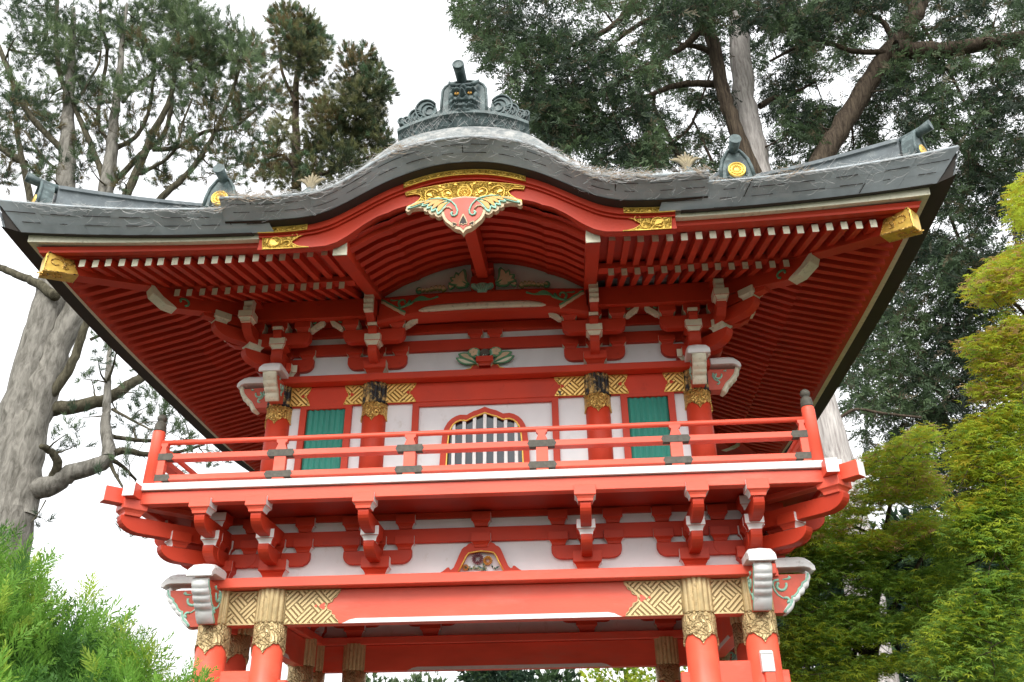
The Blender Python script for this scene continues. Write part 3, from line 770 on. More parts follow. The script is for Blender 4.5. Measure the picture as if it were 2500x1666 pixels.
# upper beam noses (smaller copies in the same style)
def upper_nose():
    low = [(.46, 5.80), (.45, 5.755), (.415, 5.73), (.40, 5.70), (.37, 5.675), (.345, 5.64), (.32, 5.63), (.295, 5.60), (.28, 5.565)]
    mb = MB(); mb.prism([(0, 5.565), (0, 5.81)] + [(-d, z) for d, z in low], -.068, .068, 'yz')
    n = mb.build('upper_beam_nose', PINK, gate, bevel=.003)
    m = MB(); steps = [(.455, 5.82), (.425, 5.735), (.375, 5.675), (.325, 5.63), (.275, 5.545)]
    for i in range(len(steps) - 1):
        (d0, z0), (d1, z1) = steps[i], steps[i + 1]; rings = []
        for f in np.linspace(0, 1, 7):
            d = d0 + (d1 - d0) * f; z = z0 + (z1 - z0) * f; bl = .010 + .014 * math.sin(math.pi * min(1, f * 1.1)) ** .7
            nx, nz = bl * .8, -bl * .6
            rings.append([(-.071, -(d + nx), z + nz), (0, -(d + nx + .012), z + nz - .006), (.071, -(d + nx), z + nz), (.071, -(d - .02), z + .012), (-.071, -(d - .02), z + .012)])
        m.loft(rings, 0, True, True, True)
    m.build('white_facets', CREAM, n)
    m = MB()
    for s in (-1, 1):
        x = s * .069
        def sc(pts, r): m.tube([(x, -a, b) for a, b in pts], [r[0] + (r[1] - r[0]) * i / (len(pts) - 1) for i in range(len(pts))], 6)
        sc(sp(.23, 5.73, .015, .05, -250, 20, 12), (.015, .010)); sc([(.19, 5.76), (.18, 5.72), (.2, 5.68), (.235, 5.66)], (.011, .007)); sc(sp(.22, 5.645, .03, .012, 100, -120, 8), (.012, .008)); sc([(.33, 5.785), (.30, 5.782)], (.014, .006))
    m.build('scroll_carving', MINT, n)
    m = MB(); prof = [(.17, 5.93), (.37, 5.935), (.42, 5.925), (.46, 5.895), (.485, 5.855), (.488, 5.81), (.465, 5.805), (.44, 5.835), (.40, 5.848), (.17, 5.845)]
    V = []
    for wd, sh in ((-.115, .65), (-.09, 1), (0, 1.1), (.09, 1), (.115, .65)):
        V.append([(wd, -d, z if i > 4 else (5.84 + (z - 5.84) * sh)) for i, (d, z) in enumerate(prof)])
    m.loft(V, 0, True, True, False); m.build('nose_hood', WHITE, n, bevel=.003)
    return n
un = upper_nose(); un.location = (-UX, UY0, 0)
for sx in (-1, 1):
    for y, rots in ((UY0, (0, sx * 90)), (UY1, (180, sx * 90))):
        for r_ in rots:
            if sx == -1 and y == UY0 and r_ == 0: continue
            dup(un, gate, (sx * UX, y, 0), R(r_))

# ---- cloud-shaped strut with green leaves over the window
m = nb()
for s in (-1, 1):
    m.prism([(0, 5.873), (0, 5.95), (s * .05, 5.95), (s * .065, 5.965), (s * .085, 5.985), (s * .115, 5.99), (s * .145, 5.975), (s * .16, 5.945), (s * .17, 5.94), (s * .2, 5.938), (s * .235, 5.92), (s * .26, 5.90), (s * .30, 5.885), (s * .31, 5.873)], -.05, -.0155)
cs = m.build('cloud_strut', REDU, gate)
m = nb()
for s in (-1, 1):
    m.tube([(s * x, -.048, z) for x, z in ((.055, 5.957), (.065, 5.968), (.085, 5.987), (.115, 5.992), (.145, 5.977), (.16, 5.947), (.2, 5.94), (.235, 5.922), (.26, 5.902), (.30, 5.886))], .006, 5)
m.build('gilt_edging', GOLDP, cs)
for a in ((0, -.05, 5.95, 6.06, .19, .16), (-.11, 0, 6.318, 6.415, .17, .19), (.11, 0, 6.318, 6.415, .17, .19)):
    m = nb(); masu(m, *a); m.build('bearing_block', [REDU, CREAM], cs, bevel=.003)
def leaf(mb, base, tip_, bow, w, y, mo=0, mi_=None, th=.02):
    """curved leaf in the wall plane, green rim and buff heart"""
    bx, bz = base; tx, tz = tip_; dx, dz = tx - bx, tz - bz; ln = math.hypot(dx, dz); nx, nz = -dz / ln, dx / ln
    for sc_, mat_i, yy in ((1.0, mo, y), (.55, mi_, y - .006)):
        if mat_i is None: continue
        up_, dn = [], []
        for i in range(11):
            f = i / 10; f2 = .12 + .76 * f if sc_ < 1 else f
            cx, cz = bx + dx * f2 + nx * bow * math.sin(math.pi * f2), bz + dz * f2 + nz * bow * math.sin(math.pi * f2)
            ww = w * sc_ * (math.sin(math.pi * f ** 1.5) ** .8 + .06)
            up_.append((cx + nx * ww, cz + nz * ww)); dn.append((cx - nx * ww, cz - nz * ww))
        mb.prism(up_ + dn[::-1], yy - th, yy, 'xz', mat_i)
m = nb()
for s in (-1, 1):
    leaf(m, (s * .09, 6.0), (s * .30, 6.125), s * .02, .042, -.05, 0, 1)
    leaf(m, (s * .09, 5.99), (s * .325, 6.075), s * -.015, .03, -.055, 0, 2)

    pts = [(s * (.12 + .072 * math.cos(a)), 6.125 + .062 * math.sin(a)) for a in np.linspace(0, 2 * math.pi, 18)[:-1]]
    m.prism(pts, -.085, -.055, 'xz', 0)
    for j in range(5):
        a = R(20 + j * 65); c = (s * (.125 + .03 * math.cos(a)), 6.128 + .027 * math.sin(a))
        m.prism([(c[0] + .024 * math.cos(b), c[1] + .022 * math.sin(b)) for b in np.linspace(0, 2 * math.pi, 10)[:-1]], -.093 - .001 * j, -.08, 'xz', 1)
    scroll(m, [(s * x, z) for x, z in sp(.035, 6.105, .055, .03, 60, -150, 12)], -.09, (.007, .012), 3)
pts = [(.055 * math.cos(a), 6.115 + .045 * math.sin(a)) for a in np.linspace(0, 2 * math.pi, 16)[:-1]]
m.prism(pts, -.10, -.06, 'xz', 4)
m.build('leaf_carving', [GREEN, TAN, CREAM, MINT, IRON], cs)
# ================================================================== THE GATE: eaves and roof
def sori(s): return .243 * max(0.0, 1 - s / 2.4) ** 1.9
def eave(k):
    """(t, e, z) to the world: t along the eave, e outwards from the upper columns"""
    f = uside(k); return lambda t, e, z: f(t, -e, z)
def spans(k, gap):
    return ((0, -1, 1),) if (k or not gap) else ((-1, -1, 0), (1, 0, 1))
def band(mb, k, e0, z0, e1, z1, sf=1.0, mi=0, n=40, gap=0, only=None):
    """skirt strip between offsets e0 and e1 around one side, mitred at the corners"""
    f = eave(k); Lc = uhalf(k)
    for s, a, b in spans(k, gap):
        if only is not None and s != only: continue
        V = []
        for i in range(n + 1):
            u = a + (b - a) * i / n
            for e, z in ((e0, z0), (e1, z1)):
                L = Lc + e
                t = u * L if s == 0 else s * (gap + (L - gap) * abs(u))
                V.append(f(t, e, z + sf * sori(L - abs(t))))
        F = [(2 * i, 2 * i + 1, 2 * i + 3, 2 * i + 2) for i in range(n)]
        mb.add(V, F, mi, True)
def ringband(mb, k, pts, sf=1.0, mi=0, n=40, gap=0, only=None):
    """closed profile (e, z) swept round one side with mitred ends; the front leaves a gap under the gable"""
    f = eave(k); Lc = uhalf(k)
    for s, a, b in spans(k, gap):
        if only is not None and s != only: continue
        rings = []
        for i in range(n + 1):
            u = a + (b - a) * i / n; ring = []
            for e, z in pts:
                L = Lc + e
                t = u * L if s == 0 else s * (gap + (L - gap) * abs(u))
                ring.append(f(t, e, z + sf * sori(L - abs(t))))
            rings.append(ring)
        mb.loft(rings, mi, True, True, False)

SF = .22        # how much of the upturn the timbers share
# copper edge: three overlapping courses of sheets
def fascia_courses(mb, fun, tlist, lay):
    ed0 = tlist[0][0]
    for li in range(lay):
        a, b = li / lay, (li + 1) / lay
        for (ta, tb) in tlist:
            jo = rng.uniform(0, .006); js = rng.uniform(-.003, .003)
            V = []
            n = 4
            for i in range(n + 1):
                t = ta + (tb - ta) * i / n
                V.append(fun(t, a, .002 + jo + .008 * (li) + js)); V.append(fun(t, b + .02, .012 + jo + .008 * li - js))
                V.append(fun(t, a, -.004 + .008 * li))
            F = [(3 * i, 3 * i + 1, 3 * i + 4, 3 * i + 3) for i in range(n)] + [(3 * i, 3 * i + 3, 3 * i + 5, 3 * i + 2) for i in range(n)]
            mb.add(V, F, 0, False)
            # dark open seam along the lower edge of the sheet
            p = ta + (tb - ta) * rng.uniform(0, .45); q = tb - (tb - ta) * rng.uniform(-.02, .45); W = []
            for i in range(5):
                t = p + (q - p) * i / 4; wv = rng.uniform(.012, .026)
                W.append(fun(t, a - .02, .016 + jo + .008 * li)); W.append(fun(t, a - .02 + wv * (1.5 if li else .6), .016 + jo + .008 * li))
            if li or rng.random() < .4: mb.add(W, [(2 * i, 2 * i + 1, 2 * i + 3, 2 * i + 2) for i in range(4)], 1, False)
            if rng.random() < .12:
                W = [fun(ta, a, .016 + .008 * li), fun(ta, b, .020 + .008 * li), fun(ta + .0022 * (4.4 if abs(ed0) > 2 else 1), b, .020 + .008 * li), fun(ta + .0022 * (4.4 if abs(ed0) > 2 else 1), a, .016 + .008 * li)]
                mb.add(W, [(0, 1, 2, 3)], 1, False)
for k in range(4):
    f = eave(k); Lc = uhalf(k)
    def fun(t, u, out):
        e = (2.035 + .165 * u if k % 2 == 0 else 2.15 + .05 * u) + out; zb, zt = 6.482, 6.632
        L = Lc + e; u_ = max(-L, min(L, t * L)); s = L - abs(u_)
        return f(u_, e, zb + (zt - zb) * u + (.62 + .38 * u) * sori(s))
    edges = np.linspace(-1, 1, 25 if k % 2 == 0 else 21)
    tl = [(edges[i], edges[i + 1]) for i in range(len(edges) - 1)]
    parts_ = [(tl, [t for t in np.linspace(-1, 1, 61)])]
    if k == 0:
        parts_ = [([(a, b) for a, b in tl if min(abs(a), abs(b)) * 4.3 > 1.62 and a * g_ >= 0 and b * g_ >= 0], [t for t in np.linspace(-1, 1, 61) if abs(t) * 4.45 >= 2.0 and t * g_ > 0]) for g_ in (-1, 1)]
    for tl_, lip in parts_:
        m = MB(); fascia_courses(m, fun, tl_, 3); m.tube([fun(t, 1.06, .012) for t in lip], .016, 6)
        m.build('eave_fascia', [COPPER, DARKW], gate)
    for o_ in ((-1, 1) if k == 0 else (0,)):
        # dark underside behind the copper edge
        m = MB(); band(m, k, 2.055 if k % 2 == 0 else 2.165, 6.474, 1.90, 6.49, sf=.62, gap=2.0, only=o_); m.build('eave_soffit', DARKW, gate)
        # white board and red fillets
        m = MB(); ringband(m, k, [(1.90, 6.450), (1.985, 6.446), (1.99, 6.535), (1.90, 6.54)], .45, gap=1.93, only=o_); m.build('eave_white_board', CREAM, gate)
        m = MB(); ringband(m, k, [(1.80, 6.405), (1.90, 6.408), (1.905, 6.43), (1.925, 6.46), (1.80, 6.47)], .30, gap=1.262, only=o_); m.build('eave_red_board', REDU, gate)
        m = MB(); ringband(m, k, [(.98, 6.505), (1.10, 6.497), (1.105, 6.556), (.98, 6.58)], .12, gap=1.262, only=o_); m.build('eave_batten', REDU, gate)
        # boards over the rafters
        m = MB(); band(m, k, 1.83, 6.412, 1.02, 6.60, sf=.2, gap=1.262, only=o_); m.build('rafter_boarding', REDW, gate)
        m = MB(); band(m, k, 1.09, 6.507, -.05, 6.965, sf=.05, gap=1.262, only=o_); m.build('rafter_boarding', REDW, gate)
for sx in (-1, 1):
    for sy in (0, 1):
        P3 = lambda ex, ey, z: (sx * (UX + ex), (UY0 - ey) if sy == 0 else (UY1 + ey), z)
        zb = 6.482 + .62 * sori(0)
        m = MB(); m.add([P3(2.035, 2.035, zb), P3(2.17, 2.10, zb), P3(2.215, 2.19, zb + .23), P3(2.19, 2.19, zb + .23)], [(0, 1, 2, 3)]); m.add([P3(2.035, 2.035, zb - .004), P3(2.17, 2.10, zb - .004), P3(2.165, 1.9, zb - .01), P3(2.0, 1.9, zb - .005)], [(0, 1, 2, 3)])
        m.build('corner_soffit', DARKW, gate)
# rafters
def rafter(mb, k, t, e0, zc0, slope, w, h, ein):
    f = eave(k); z0 = zc0; Lc = uhalf(k)
    ein = max(ein, abs(t) - Lc + .06)
    if ein > e0 - .03: return False
    dz = slope * (e0 - ein)
    P = []
    for e, z in ((e0, z0), (ein, z0 + dz)):
        for a, b in ((-w, -h), (w, -h), (w, h), (-w, h)): P.append(f(t + a / 2, e, z + b / 2))
    mb.add(P, [(0, 1, 5, 4), (1, 2, 6, 5), (2, 3, 7, 6), (3, 0, 4, 7), (4, 5, 6, 7)], 0)
    q = [f(t + a / 2, e0 + .002, z0 + b / 2) for a, b in ((-w, -h), (w, -h), (w, h), (-w, h))]
    mb.add(P[:4], [(0, 1, 2, 3)], 1)
    return True
def zup(k, t): return 6.362 + (.04 * max(0, 1 - (abs(t) - 1.37) / .35) if k == 0 else 0) + SF * sori(uhalf(k) + 1.79 - abs(t))
rows = []
for s in (-1, 1):
    for j in range(19): rows.append((0, s * (1.374 + j * .1336), 1))
    for j in range(14): rows.append((0, s * (1.386 + j * .1342), 0))
side_rows = {}
for k in (1, 3):
    side_rows[k] = []
    nn = int(2.925 / .1336)
    ts = [j * .1336 for j in range(-nn, nn + 1)]
    fr = -1 if k == 1 else 1          # front end of the side wall in its own coordinate
    ts.sort(key=lambda t: -t * fr)
    side_rows[k] = ts
def put(name, k, t, upper, mb=None):
    own = mb is None
    m = MB() if own else mb
    t += rng.normal(0, .0025); jz = rng.normal(0, .002)
    if upper: ok = rafter(m, k, t, 1.79 + rng.normal(0, .003), zup(k, t) + jz, .265, .060, .082, 1.0)
    else: ok = rafter(m, k, t, 1.09 + rng.normal(0, .003), 6.455 + jz, .41, .058, .082, .18)
    if ok and own: m.build(name, [REDU, CREAM], gate)
for k, t, u_ in rows: put('rafter', k, t, u_)
rest = MB()
for k in (1, 3):
    for i, t in enumerate(side_rows[k]):
        if i < 17: put('rafter', k, t, 1)
        else: put('rafter', k, t, 1, rest)
        if abs(t) < 2.28: put('rafter', k, t, 0, rest)
tag(rest.build('side_rafter_rows', [REDU, CREAM], gate), kind='stuff')
# hip rafters at the corners
for sx in (-1, 1):
    for sy in (0, 1):
        def H(d, z, w=0.0):
            yy = (UY0 - d) if sy == 0 else (UY1 + d)
            return (sx * (UX + d) + w * .7071, yy + (w * .7071 if (sx > 0) == (sy == 0) else -w * .7071), z)
        m = MB()
        pr = [(-.2, 6.72), (-.2, 6.90), (.95, 6.56), (1.14, 6.50), (1.12, 6.42), (1.02, 6.34), (.94, 6.33)]
        m.loft([[H(d, z, -.07) for d, z in pr], [H(d, z, .07) for d, z in pr]], 0, True, True, False)
        o = m.build('hip_rafter', REDU, gate, bevel=.003)
        m = MB(); pr = [(.935, 6.325), (1.02, 6.333), (1.125, 6.415), (1.15, 6.50), (1.125, 6.50), (1.05, 6.415), (.95, 6.345)]
        m.loft([[H(d, z, -.078) for d, z in pr], [H(d, z, .078) for d, z in pr]], 0, True, True, False); m.build('carved_tip', CREAM, o, bevel=.003)
        m = MB(); m.tube([H(.90 + p[0], 6.43 + p[1], -.075 * sx * (1 if sy == 0 else -1)) for p in sp(0, 0, .05, .02, 250, -40, 10)], .012, 6); m.build('scroll_carving', GREEN, o)
        m = MB(); pr = [(.9, 6.56), (.9, 6.73), (1.62, 6.54), (1.84, 6.48), (1.84, 6.28), (1.60, 6.345)]
        m.loft([[H(d, z, -.075) for d, z in pr], [H(d, z, .075) for d, z in pr]], 0, True, True, False); o = m.build('hip_rafter', REDU, gate, bevel=.003)
        m = MB(); pr = [(1.70, 6.515), (1.855, 6.478), (1.86, 6.45), (1.855, 6.262), (1.63, 6.328)]
        m.loft([[H(d, z, -.083) for d, z in pr], [H(d, z, .083) for d, z in pr]], 0, True, True, False); o2 = m.build('gilt_cap', GOLDP, o, bevel=.008)
        m = MB()
        for w_ in (-.085, .085):
            for c_, a_, b_, q_, r_ in ((1.785, 6.385, .06, 200, -140), (1.715, 6.43, .04, 20, 340), (1.72, 6.365, .028, 90, -220)):
                m.tube([H(x, z, w_) for x, z in sp(c_, a_, b_, b_ * .3, q_, r_, 16)], [.011 - .004 * i / 15 for i in range(16)], 6)
            m.tube([H(x, z, w_) for x, z in ((1.705, 6.51), (1.85, 6.475), (1.85, 6.27), (1.64, 6.33), (1.705, 6.51))], .009, 6)
        for c_, b_ in ((1.74, .05), (1.82, .045)): m.tube([H(c_ + .02 + x, 6.288 - (c_ - 1.74) * .3 - x * .3, y) for x, y in sp(0, 0, b_, b_ * .3, 30, 380, 14)], .008, 6)
        m.build('gilt_scrolls', GOLDCHIP, o2)

# ---- main roof surface
def zroof(x, y):
    ef = min(UY0 - y, 9) if y < YC else y - UY1
    qf = 2.22 - ef; qs = 2.22 - (abs(x) - UX)
    t = min(2.4, max(0, abs(qf - qs)))
    q = qf if abs(x) <= 2.74 else min(qf, qs)
    up_ = .243 * max(0, 1 - abs(qf - qs) / 2.4) ** 1.9 * max(0, 1 - q / 1.6)
    return 6.64 + up_ + .54 * q + .045 * q * q
m = MB()
xs = sorted(set(list(np.linspace(-4.49, 4.49, 57)) + [-2.741, -2.739, 2.739, 2.741])); ys = list(np.linspace(UY0 - 2.22, UY1 + 2.22, 61))
V = [(x, y, zroof(x, y)) for y in ys for x in xs]; nx = len(xs)
m.add(V, [(j * nx + i, j * nx + i + 1, (j + 1) * nx + i + 1, (j + 1) * nx + i) for j in range(len(ys) - 1) for i in range(nx - 1) if not (ys[j] < -.9 and abs((xs[i] + xs[i + 1]) / 2) < 1.95)], 0, True)
m.build('copper_roof', COPPERT, gate)
m = MB(); m.box(-2.9, 2.9, YC - .17, YC + .17, 9.1, 9.47); m.box(-2.95, 2.95, YC - .21, YC + .21, 9.47, 9.52); m.build('main_ridge', COPPER, gate, bevel=.01)
TAILM = mat('weathered_gilt_tail', (.24, .20, .12), .7, var=.35, vscale=12)
for s in (-1, 1):
    fo = MB(); zb = 9.50; x0 = s * 2.74
    fo.tube([(x0 + s * .05, YC, zb - .02), (x0 + s * .08, YC, zb + .10), (x0 + s * .0, YC, zb + .22), (x0, YC, zb + .34)], (.12, .11, .075, .04), 10)
    o = fo.build('fish_ornament', BRONZE, gate)
    m = MB()
    for j in range(9):
        h = (j - 4) / 4; ln = .40 - .05 * abs(h)
        pts = [(x0 + h * (.06 * f + .17 * f ** 3), YC - .05 + .012 * (j % 2), zb + .10 + ln * (f - .22 * abs(h) * f ** 5)) for f in np.linspace(0, 1, 7)]
        m.tube(pts, [.022, .024, .027, .029, .028, .022, .008], 5)
    m.build('tail_fin', TAILM, o)
# ---- ridges running down to the front eave and to the corners
def ridge(mb, path, w, h):
    """layered ridge: stacked plates along a path of top points"""
    P = [Vector(p) for p in path]
    for wd, a, b in ((w, -h, -h * .55), (w * .8, -h * .55, -h * .18), (w * 1.05, -h * .18, -h * .05)):
        rings = []
        for i, p in enumerate(P):
            t = (P[min(i + 1, len(P) - 1)] - P[max(i - 1, 0)]); t.z = 0; t.normalize(); n = Vector((-t.y, t.x, 0)) * wd / 2
            rings.append([p - n + Vector((0, 0, a)), p + n + Vector((0, 0, a)), p + n + Vector((0, 0, b)), p - n + Vector((0, 0, b))])
        mb.loft(rings, 0, True, True, False)
    mb.tube([p + Vector((0, 0, -.02)) for p in P], w * .28, 10)
def end_tile(name, org, ang, sc=1.0, parent=gate):
    """arched ridge-end tile facing ang (0 = towards -y), with a gilt disc and a horn tube above"""
    m = MB(); n = MB()
    def xf(x, y, z):
        c, s = math.cos(ang), math.sin(ang)
        x, y, z = x * sc, y * sc, z * sc
        return (org[0] + c * x - s * y, org[1] + s * x + c * y, org[2] + z)
    m.xf = xf
    arch = [(-.165, 0), (-.15, .12), (-.125, .22), (-.085, .29), (-.06, .33), (.06, .33), (.085, .29), (.125, .22), (.15, .12), (.165, 0)]
    m.prism(arch, -.03, .10)
    rim = [(x * .99, -.032, z) for x, z in arch]; m.tube(rim, .018, 8)
    hol = [(-.09, 0), (-.09, .11), (-.075, .15), (-.04, .175), (.04, .175), (.075, .15), (.09, .11), (.09, 0)]
    m.tube([(x, -.034, z) for x, z in hol], .012, 6)
    m.tube([(0, .25, .35), (0, .05, .34), (0, -.08, .345), (0, -.18, .36)], [.05, .05, .05, .058], 14)
    m.tube([(0, -.18, .36), (0, -.181, .36)], [.058, .06], 14)
    o = m.build(name, BRONZE, parent)
    m = MB(); m.xf = xf
    ring = lambda r, y: [(r * math.cos(a), y, .085 + r * math.sin(a)) for a in np.linspace(0, 2 * math.pi, 29)[:-1]]
    m.loft([ring(.001, -.05), ring(.022, -.052), ring(.030, -.044), ring(.042, -.044), ring(.048, -.054), ring(.056, -.054), ring(.062, -.044), ring(.070, -.044), ring(.076, -.058), ring(.086, -.056), ring(.088, -.03)], 0, True, False)
    for j in range(12):
        a = 2 * math.pi * j / 12; m.tube([(.026 * math.cos(a), -.048, .085 + .026 * math.sin(a)), (.066 * math.cos(a), -.05, .085 + .066 * math.sin(a))], [.003, .007], 5)
    m.build('gilt_disc', GOLDP, o)
    return o
for s in (-1, 1):
    # descending ridge over x = 2.74
    path = [(s * 2.74, y, zroof(s * 2.70, y) + .34) for y in np.linspace(-1.0, YC - .2, 9)]
    m = MB(); ridge(m, path, .24, .34); m.build('descending_ridge', COPPERD, gate)
    end_tile('ridge_end_tile', (s * 2.74, -1.03, 7.385), 0, 1.05)
    for sy in (0, 1):
        path = []
        for d in np.linspace(.45, 1.90, 12):
            y = UY0 - d if sy == 0 else UY1 + d
            path.append((s * (UX + d), y, 7.235 + .42 * (1.90 - d) + .055 * (1.90 - d) ** 2 + .02 * max(0, d - 1.4)))
        m = MB(); ridge(m, path, .22, .30); m.build('hip_ridge', COPPERD, gate)
        d = 1.99; y = UY0 - d if sy == 0 else UY1 + d
        end_tile('ridge_end_tile', (s * (UX + d), y, 6.93), (s * math.pi / 4 if sy == 0 else math.pi - s * math.pi / 4), .92)

# ---- cusped front gable
KT = [(0, 7.24), (.14, 7.235), (.28, 7.214), (.42, 7.185), (.56, 7.143), (.70, 7.075), (.83, 6.985), (.96, 6.885), (1.09, 6.79), (1.25, 6.705), (1.40, 6.673), (1.55, 6.662), (1.8, 6.655), (2.24, 6.678)]
KB = [(0, 7.104), (.14, 7.100), (.28, 7.080), (.42, 7.043), (.56, 6.993), (.70, 6.935), (.83, 6.865), (.96, 6.785), (1.09, 6.705), (1.25, 6.615), (1.40, 6.567), (1.55, 6.548), (1.8, 6.540), (2.24, 6.553)]
PB = [(0, 6.80), (.28, 6.79), (.45, 6.768), (.57, 6.738), (.66, 6.71), (.705, 6.688), (.735, 6.668), (.76, 6.663), (.83, 6.635), (.95, 6.555), (1.10, 6.43), (1.20, 6.365), (1.30, 6.33), (1.45, 6.322), (1.93, 6.322)]
def sm(tab, x):
    x = abs(x); h = .05
    return (interp(max(0, x - h), tab) + 2 * interp(x, tab) + interp(x + h, tab)) / 4
m = MB()
def kf(t, u, out):
    zb, zt = sm(KB, t), sm(KT, t)
    return (t, -1.88 - .17 * u - out, zb + (zt - zb) * u)
ed = np.linspace(-2.24, 2.24, 17)
fascia_courses(m, kf, [(ed[i], ed[i + 1]) for i in range(16)], 3)
m.tube([kf(t, 1.04, .01) for t in np.linspace(-2.24, 2.24, 90)], .018, 7)
for s in (-1, 1): m.add([kf(s * 2.24, 0, 0), kf(s * 2.24, 1, .02), (s * 2.24, -1.6, 6.70), (s * 2.24, -1.6, 6.56)], [(0, 1, 2, 3)])
m.build('gable_fascia', [COPPER, DARKW], gate)
m = MB(); V = []; F = []; tx = np.linspace(-2.24, 2.24, 91); yl = [-2.06, -2.04, -2.0, -1.955, -1.88, -1.75, -1.5, -1.0, .3]; dz = [.0, .08, .165, .225, .255, .265, .27, .28, .3]
for t in tx:
    for y, d in zip(yl, dz): V.append((t, y, sm(KT, t) + d * (.2 + .8 / (1 + (t / .95) ** 6)) + .012))
ny = len(yl)
F = [(i * ny + j, i * ny + j + 1, (i + 1) * ny + j + 1, (i + 1) * ny + j) for i in range(90) for j in range(ny - 1)]
m.add(V, F, 0, True); m.build('gable_roof', COPPERT, gate)
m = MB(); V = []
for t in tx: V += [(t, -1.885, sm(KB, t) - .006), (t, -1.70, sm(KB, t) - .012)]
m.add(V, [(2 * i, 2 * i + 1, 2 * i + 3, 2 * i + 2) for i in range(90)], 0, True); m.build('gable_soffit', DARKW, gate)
# red bargeboard with its moulded upper edge
tb = sorted(set(list(np.linspace(-1.95, 1.95, 131)) + [-.735, .735, -.705, .705]))
def boardstrip(mb, zt, zb, y0, y1, ts, mi=0):
    rings = [[(t, y0, zb(t)), (t, y0, zt(t)), (t, y1, zt(t)), (t, y1, zb(t))] for t in ts]
    mb.loft(rings, mi, True, True, False)
m = MB()
boardstrip(m, lambda t: sm(KB, t) - .004, lambda t: interp(abs(t), PB), -1.72, -1.64, tb)
boardstrip(m, lambda t: sm(KB, t) - .008, lambda t: sm(KB, t) - .075, -1.772, -1.72, tb)
boardstrip(m, lambda t: sm(KB, t) - .075, lambda t: sm(KB, t) - .098, -1.745, -1.72, tb)
boardstrip(m, lambda t: interp(abs(t), PB) + .02, lambda t: interp(abs(t), PB) - .004, -1.732, -1.72, tb)
bgb = m.build('bargeboard', REDU, gate)
# gilt mountings
def gilt_strip(x0, x1, dz0, dz1, y, name='gilt_strip'):
    m = MB(); ts = np.linspace(x0, x1, 24)
    boardstrip(m, lambda t: sm(KB, t) - dz0, lambda t: sm(KB, t) - dz1, y - .006, y, ts)
    for dz_ in (dz0, dz1): m.tube([(t, y - .007, sm(KB, t) - dz_) for t in ts], .006, 5, 1)
    xs_ = np.linspace(x0, x1, int(abs(x1 - x0) / .07) + 1); zz = (dz0 + dz1) / 2
    for i in range(len(xs_) - 1):
        c = (xs_[i] + xs_[i + 1]) / 2; zc = sm(KB, c) - zz
        scroll(m, sp(c, zc, .022, .006, 0 if i % 2 else 180, 330 if i % 2 else -150, 10), y - .008, (.005, .007), 1, 5)
    return m.build(name, [GOLD, GOLDP], bgb)
gilt_strip(-.585, .585, .012, .066, -1.773)
for s in (-1, 1): gilt_strip(s * 1.48, s * 1.95, .012, .066, -1.773)
G = [(0, 6.978), (.14, 6.970), (.279, 6.950), (.43, 6.925), (.577, 6.893), (.561, 6.852), (.52, 6.862), (.465, 6.868), (.43, 6.852), (.412, 6.835), (.425, 6.812), (.434, 6.794), (.465, 6.765), (.492, 6.741), (.54, 6.725), (.545, 6.672), (.47, 6.70), (.386, 6.718), (.28, 6.735), (.173, 6.737), (.11, 6.728), (.066, 6.716), (.03, 6.70), (0, 6.682)]
full = G + [(-x, z) for x, z in reversed(G[1:-1])]
m = MB(); m.prism(full, -1.737, -1.7205)
m.tube([(x, -1.738, z) for x, z in full] + [(full[0][0], -1.738, full[0][1])], .007, 6, 1)
for s in (-1, 1):
    scroll(m, [(s * x, z) for x, z in sp(.165, 6.85, .062, .03, -120, 250, 20)], -1.741, (.009, .006), 1)
    scroll(m, [(s * x, z) for x, z in sp(.325, 6.84, .075, .05, 160, -40, 14)], -1.741, (.009, .007), 1)
    scroll(m, [(s * x, z) for x, z in sp(.40, 6.785, .035, .015, 100, 400, 12)], -1.741, (.007, .006), 1)
    scroll(m, [(s * .47, 6.885), (s * .52, 6.88), (s * .56, 6.875)], -1.741, (.011, .005), 1)
    for cx, cz, rr in ((.155, 6.845, .022), (.25, 6.79, .026), (.335, 6.835, .026), (.43, 6.745, .024), (.08, 6.75, .018), (.09, 6.945, .016), (.24, 6.935, .016)):
        leaf(m, (s * (cx - rr), cz - rr * .6), (s * (cx + rr), cz + rr * .6), s * rr * .3, rr * .55, -1.736, 1, None, .012)
ring = lambda r, y: [(r * math.cos(a), y, 6.845 + r * math.sin(a)) for a in np.linspace(0, 2 * math.pi, 33)[:-1]]
m.loft([ring(.001, -1.752), ring(.010, -1.752), ring(.014, -1.744), ring(.058, -1.744), ring(.062, -1.752), ring(.070, -1.752), ring(.074, -1.738)], 1, True, False)
for j in range(12):
    a = 2 * math.pi * j / 12; m.tube([(.014 * math.cos(a), -1.746, 6.845 + .014 * math.sin(a)), (.05 * math.cos(a), -1.747, 6.845 + .05 * math.sin(a))], [.004, .010], 6, 1)
m.build('gilt_crest_plate', [GOLD, GOLDP], bgb)
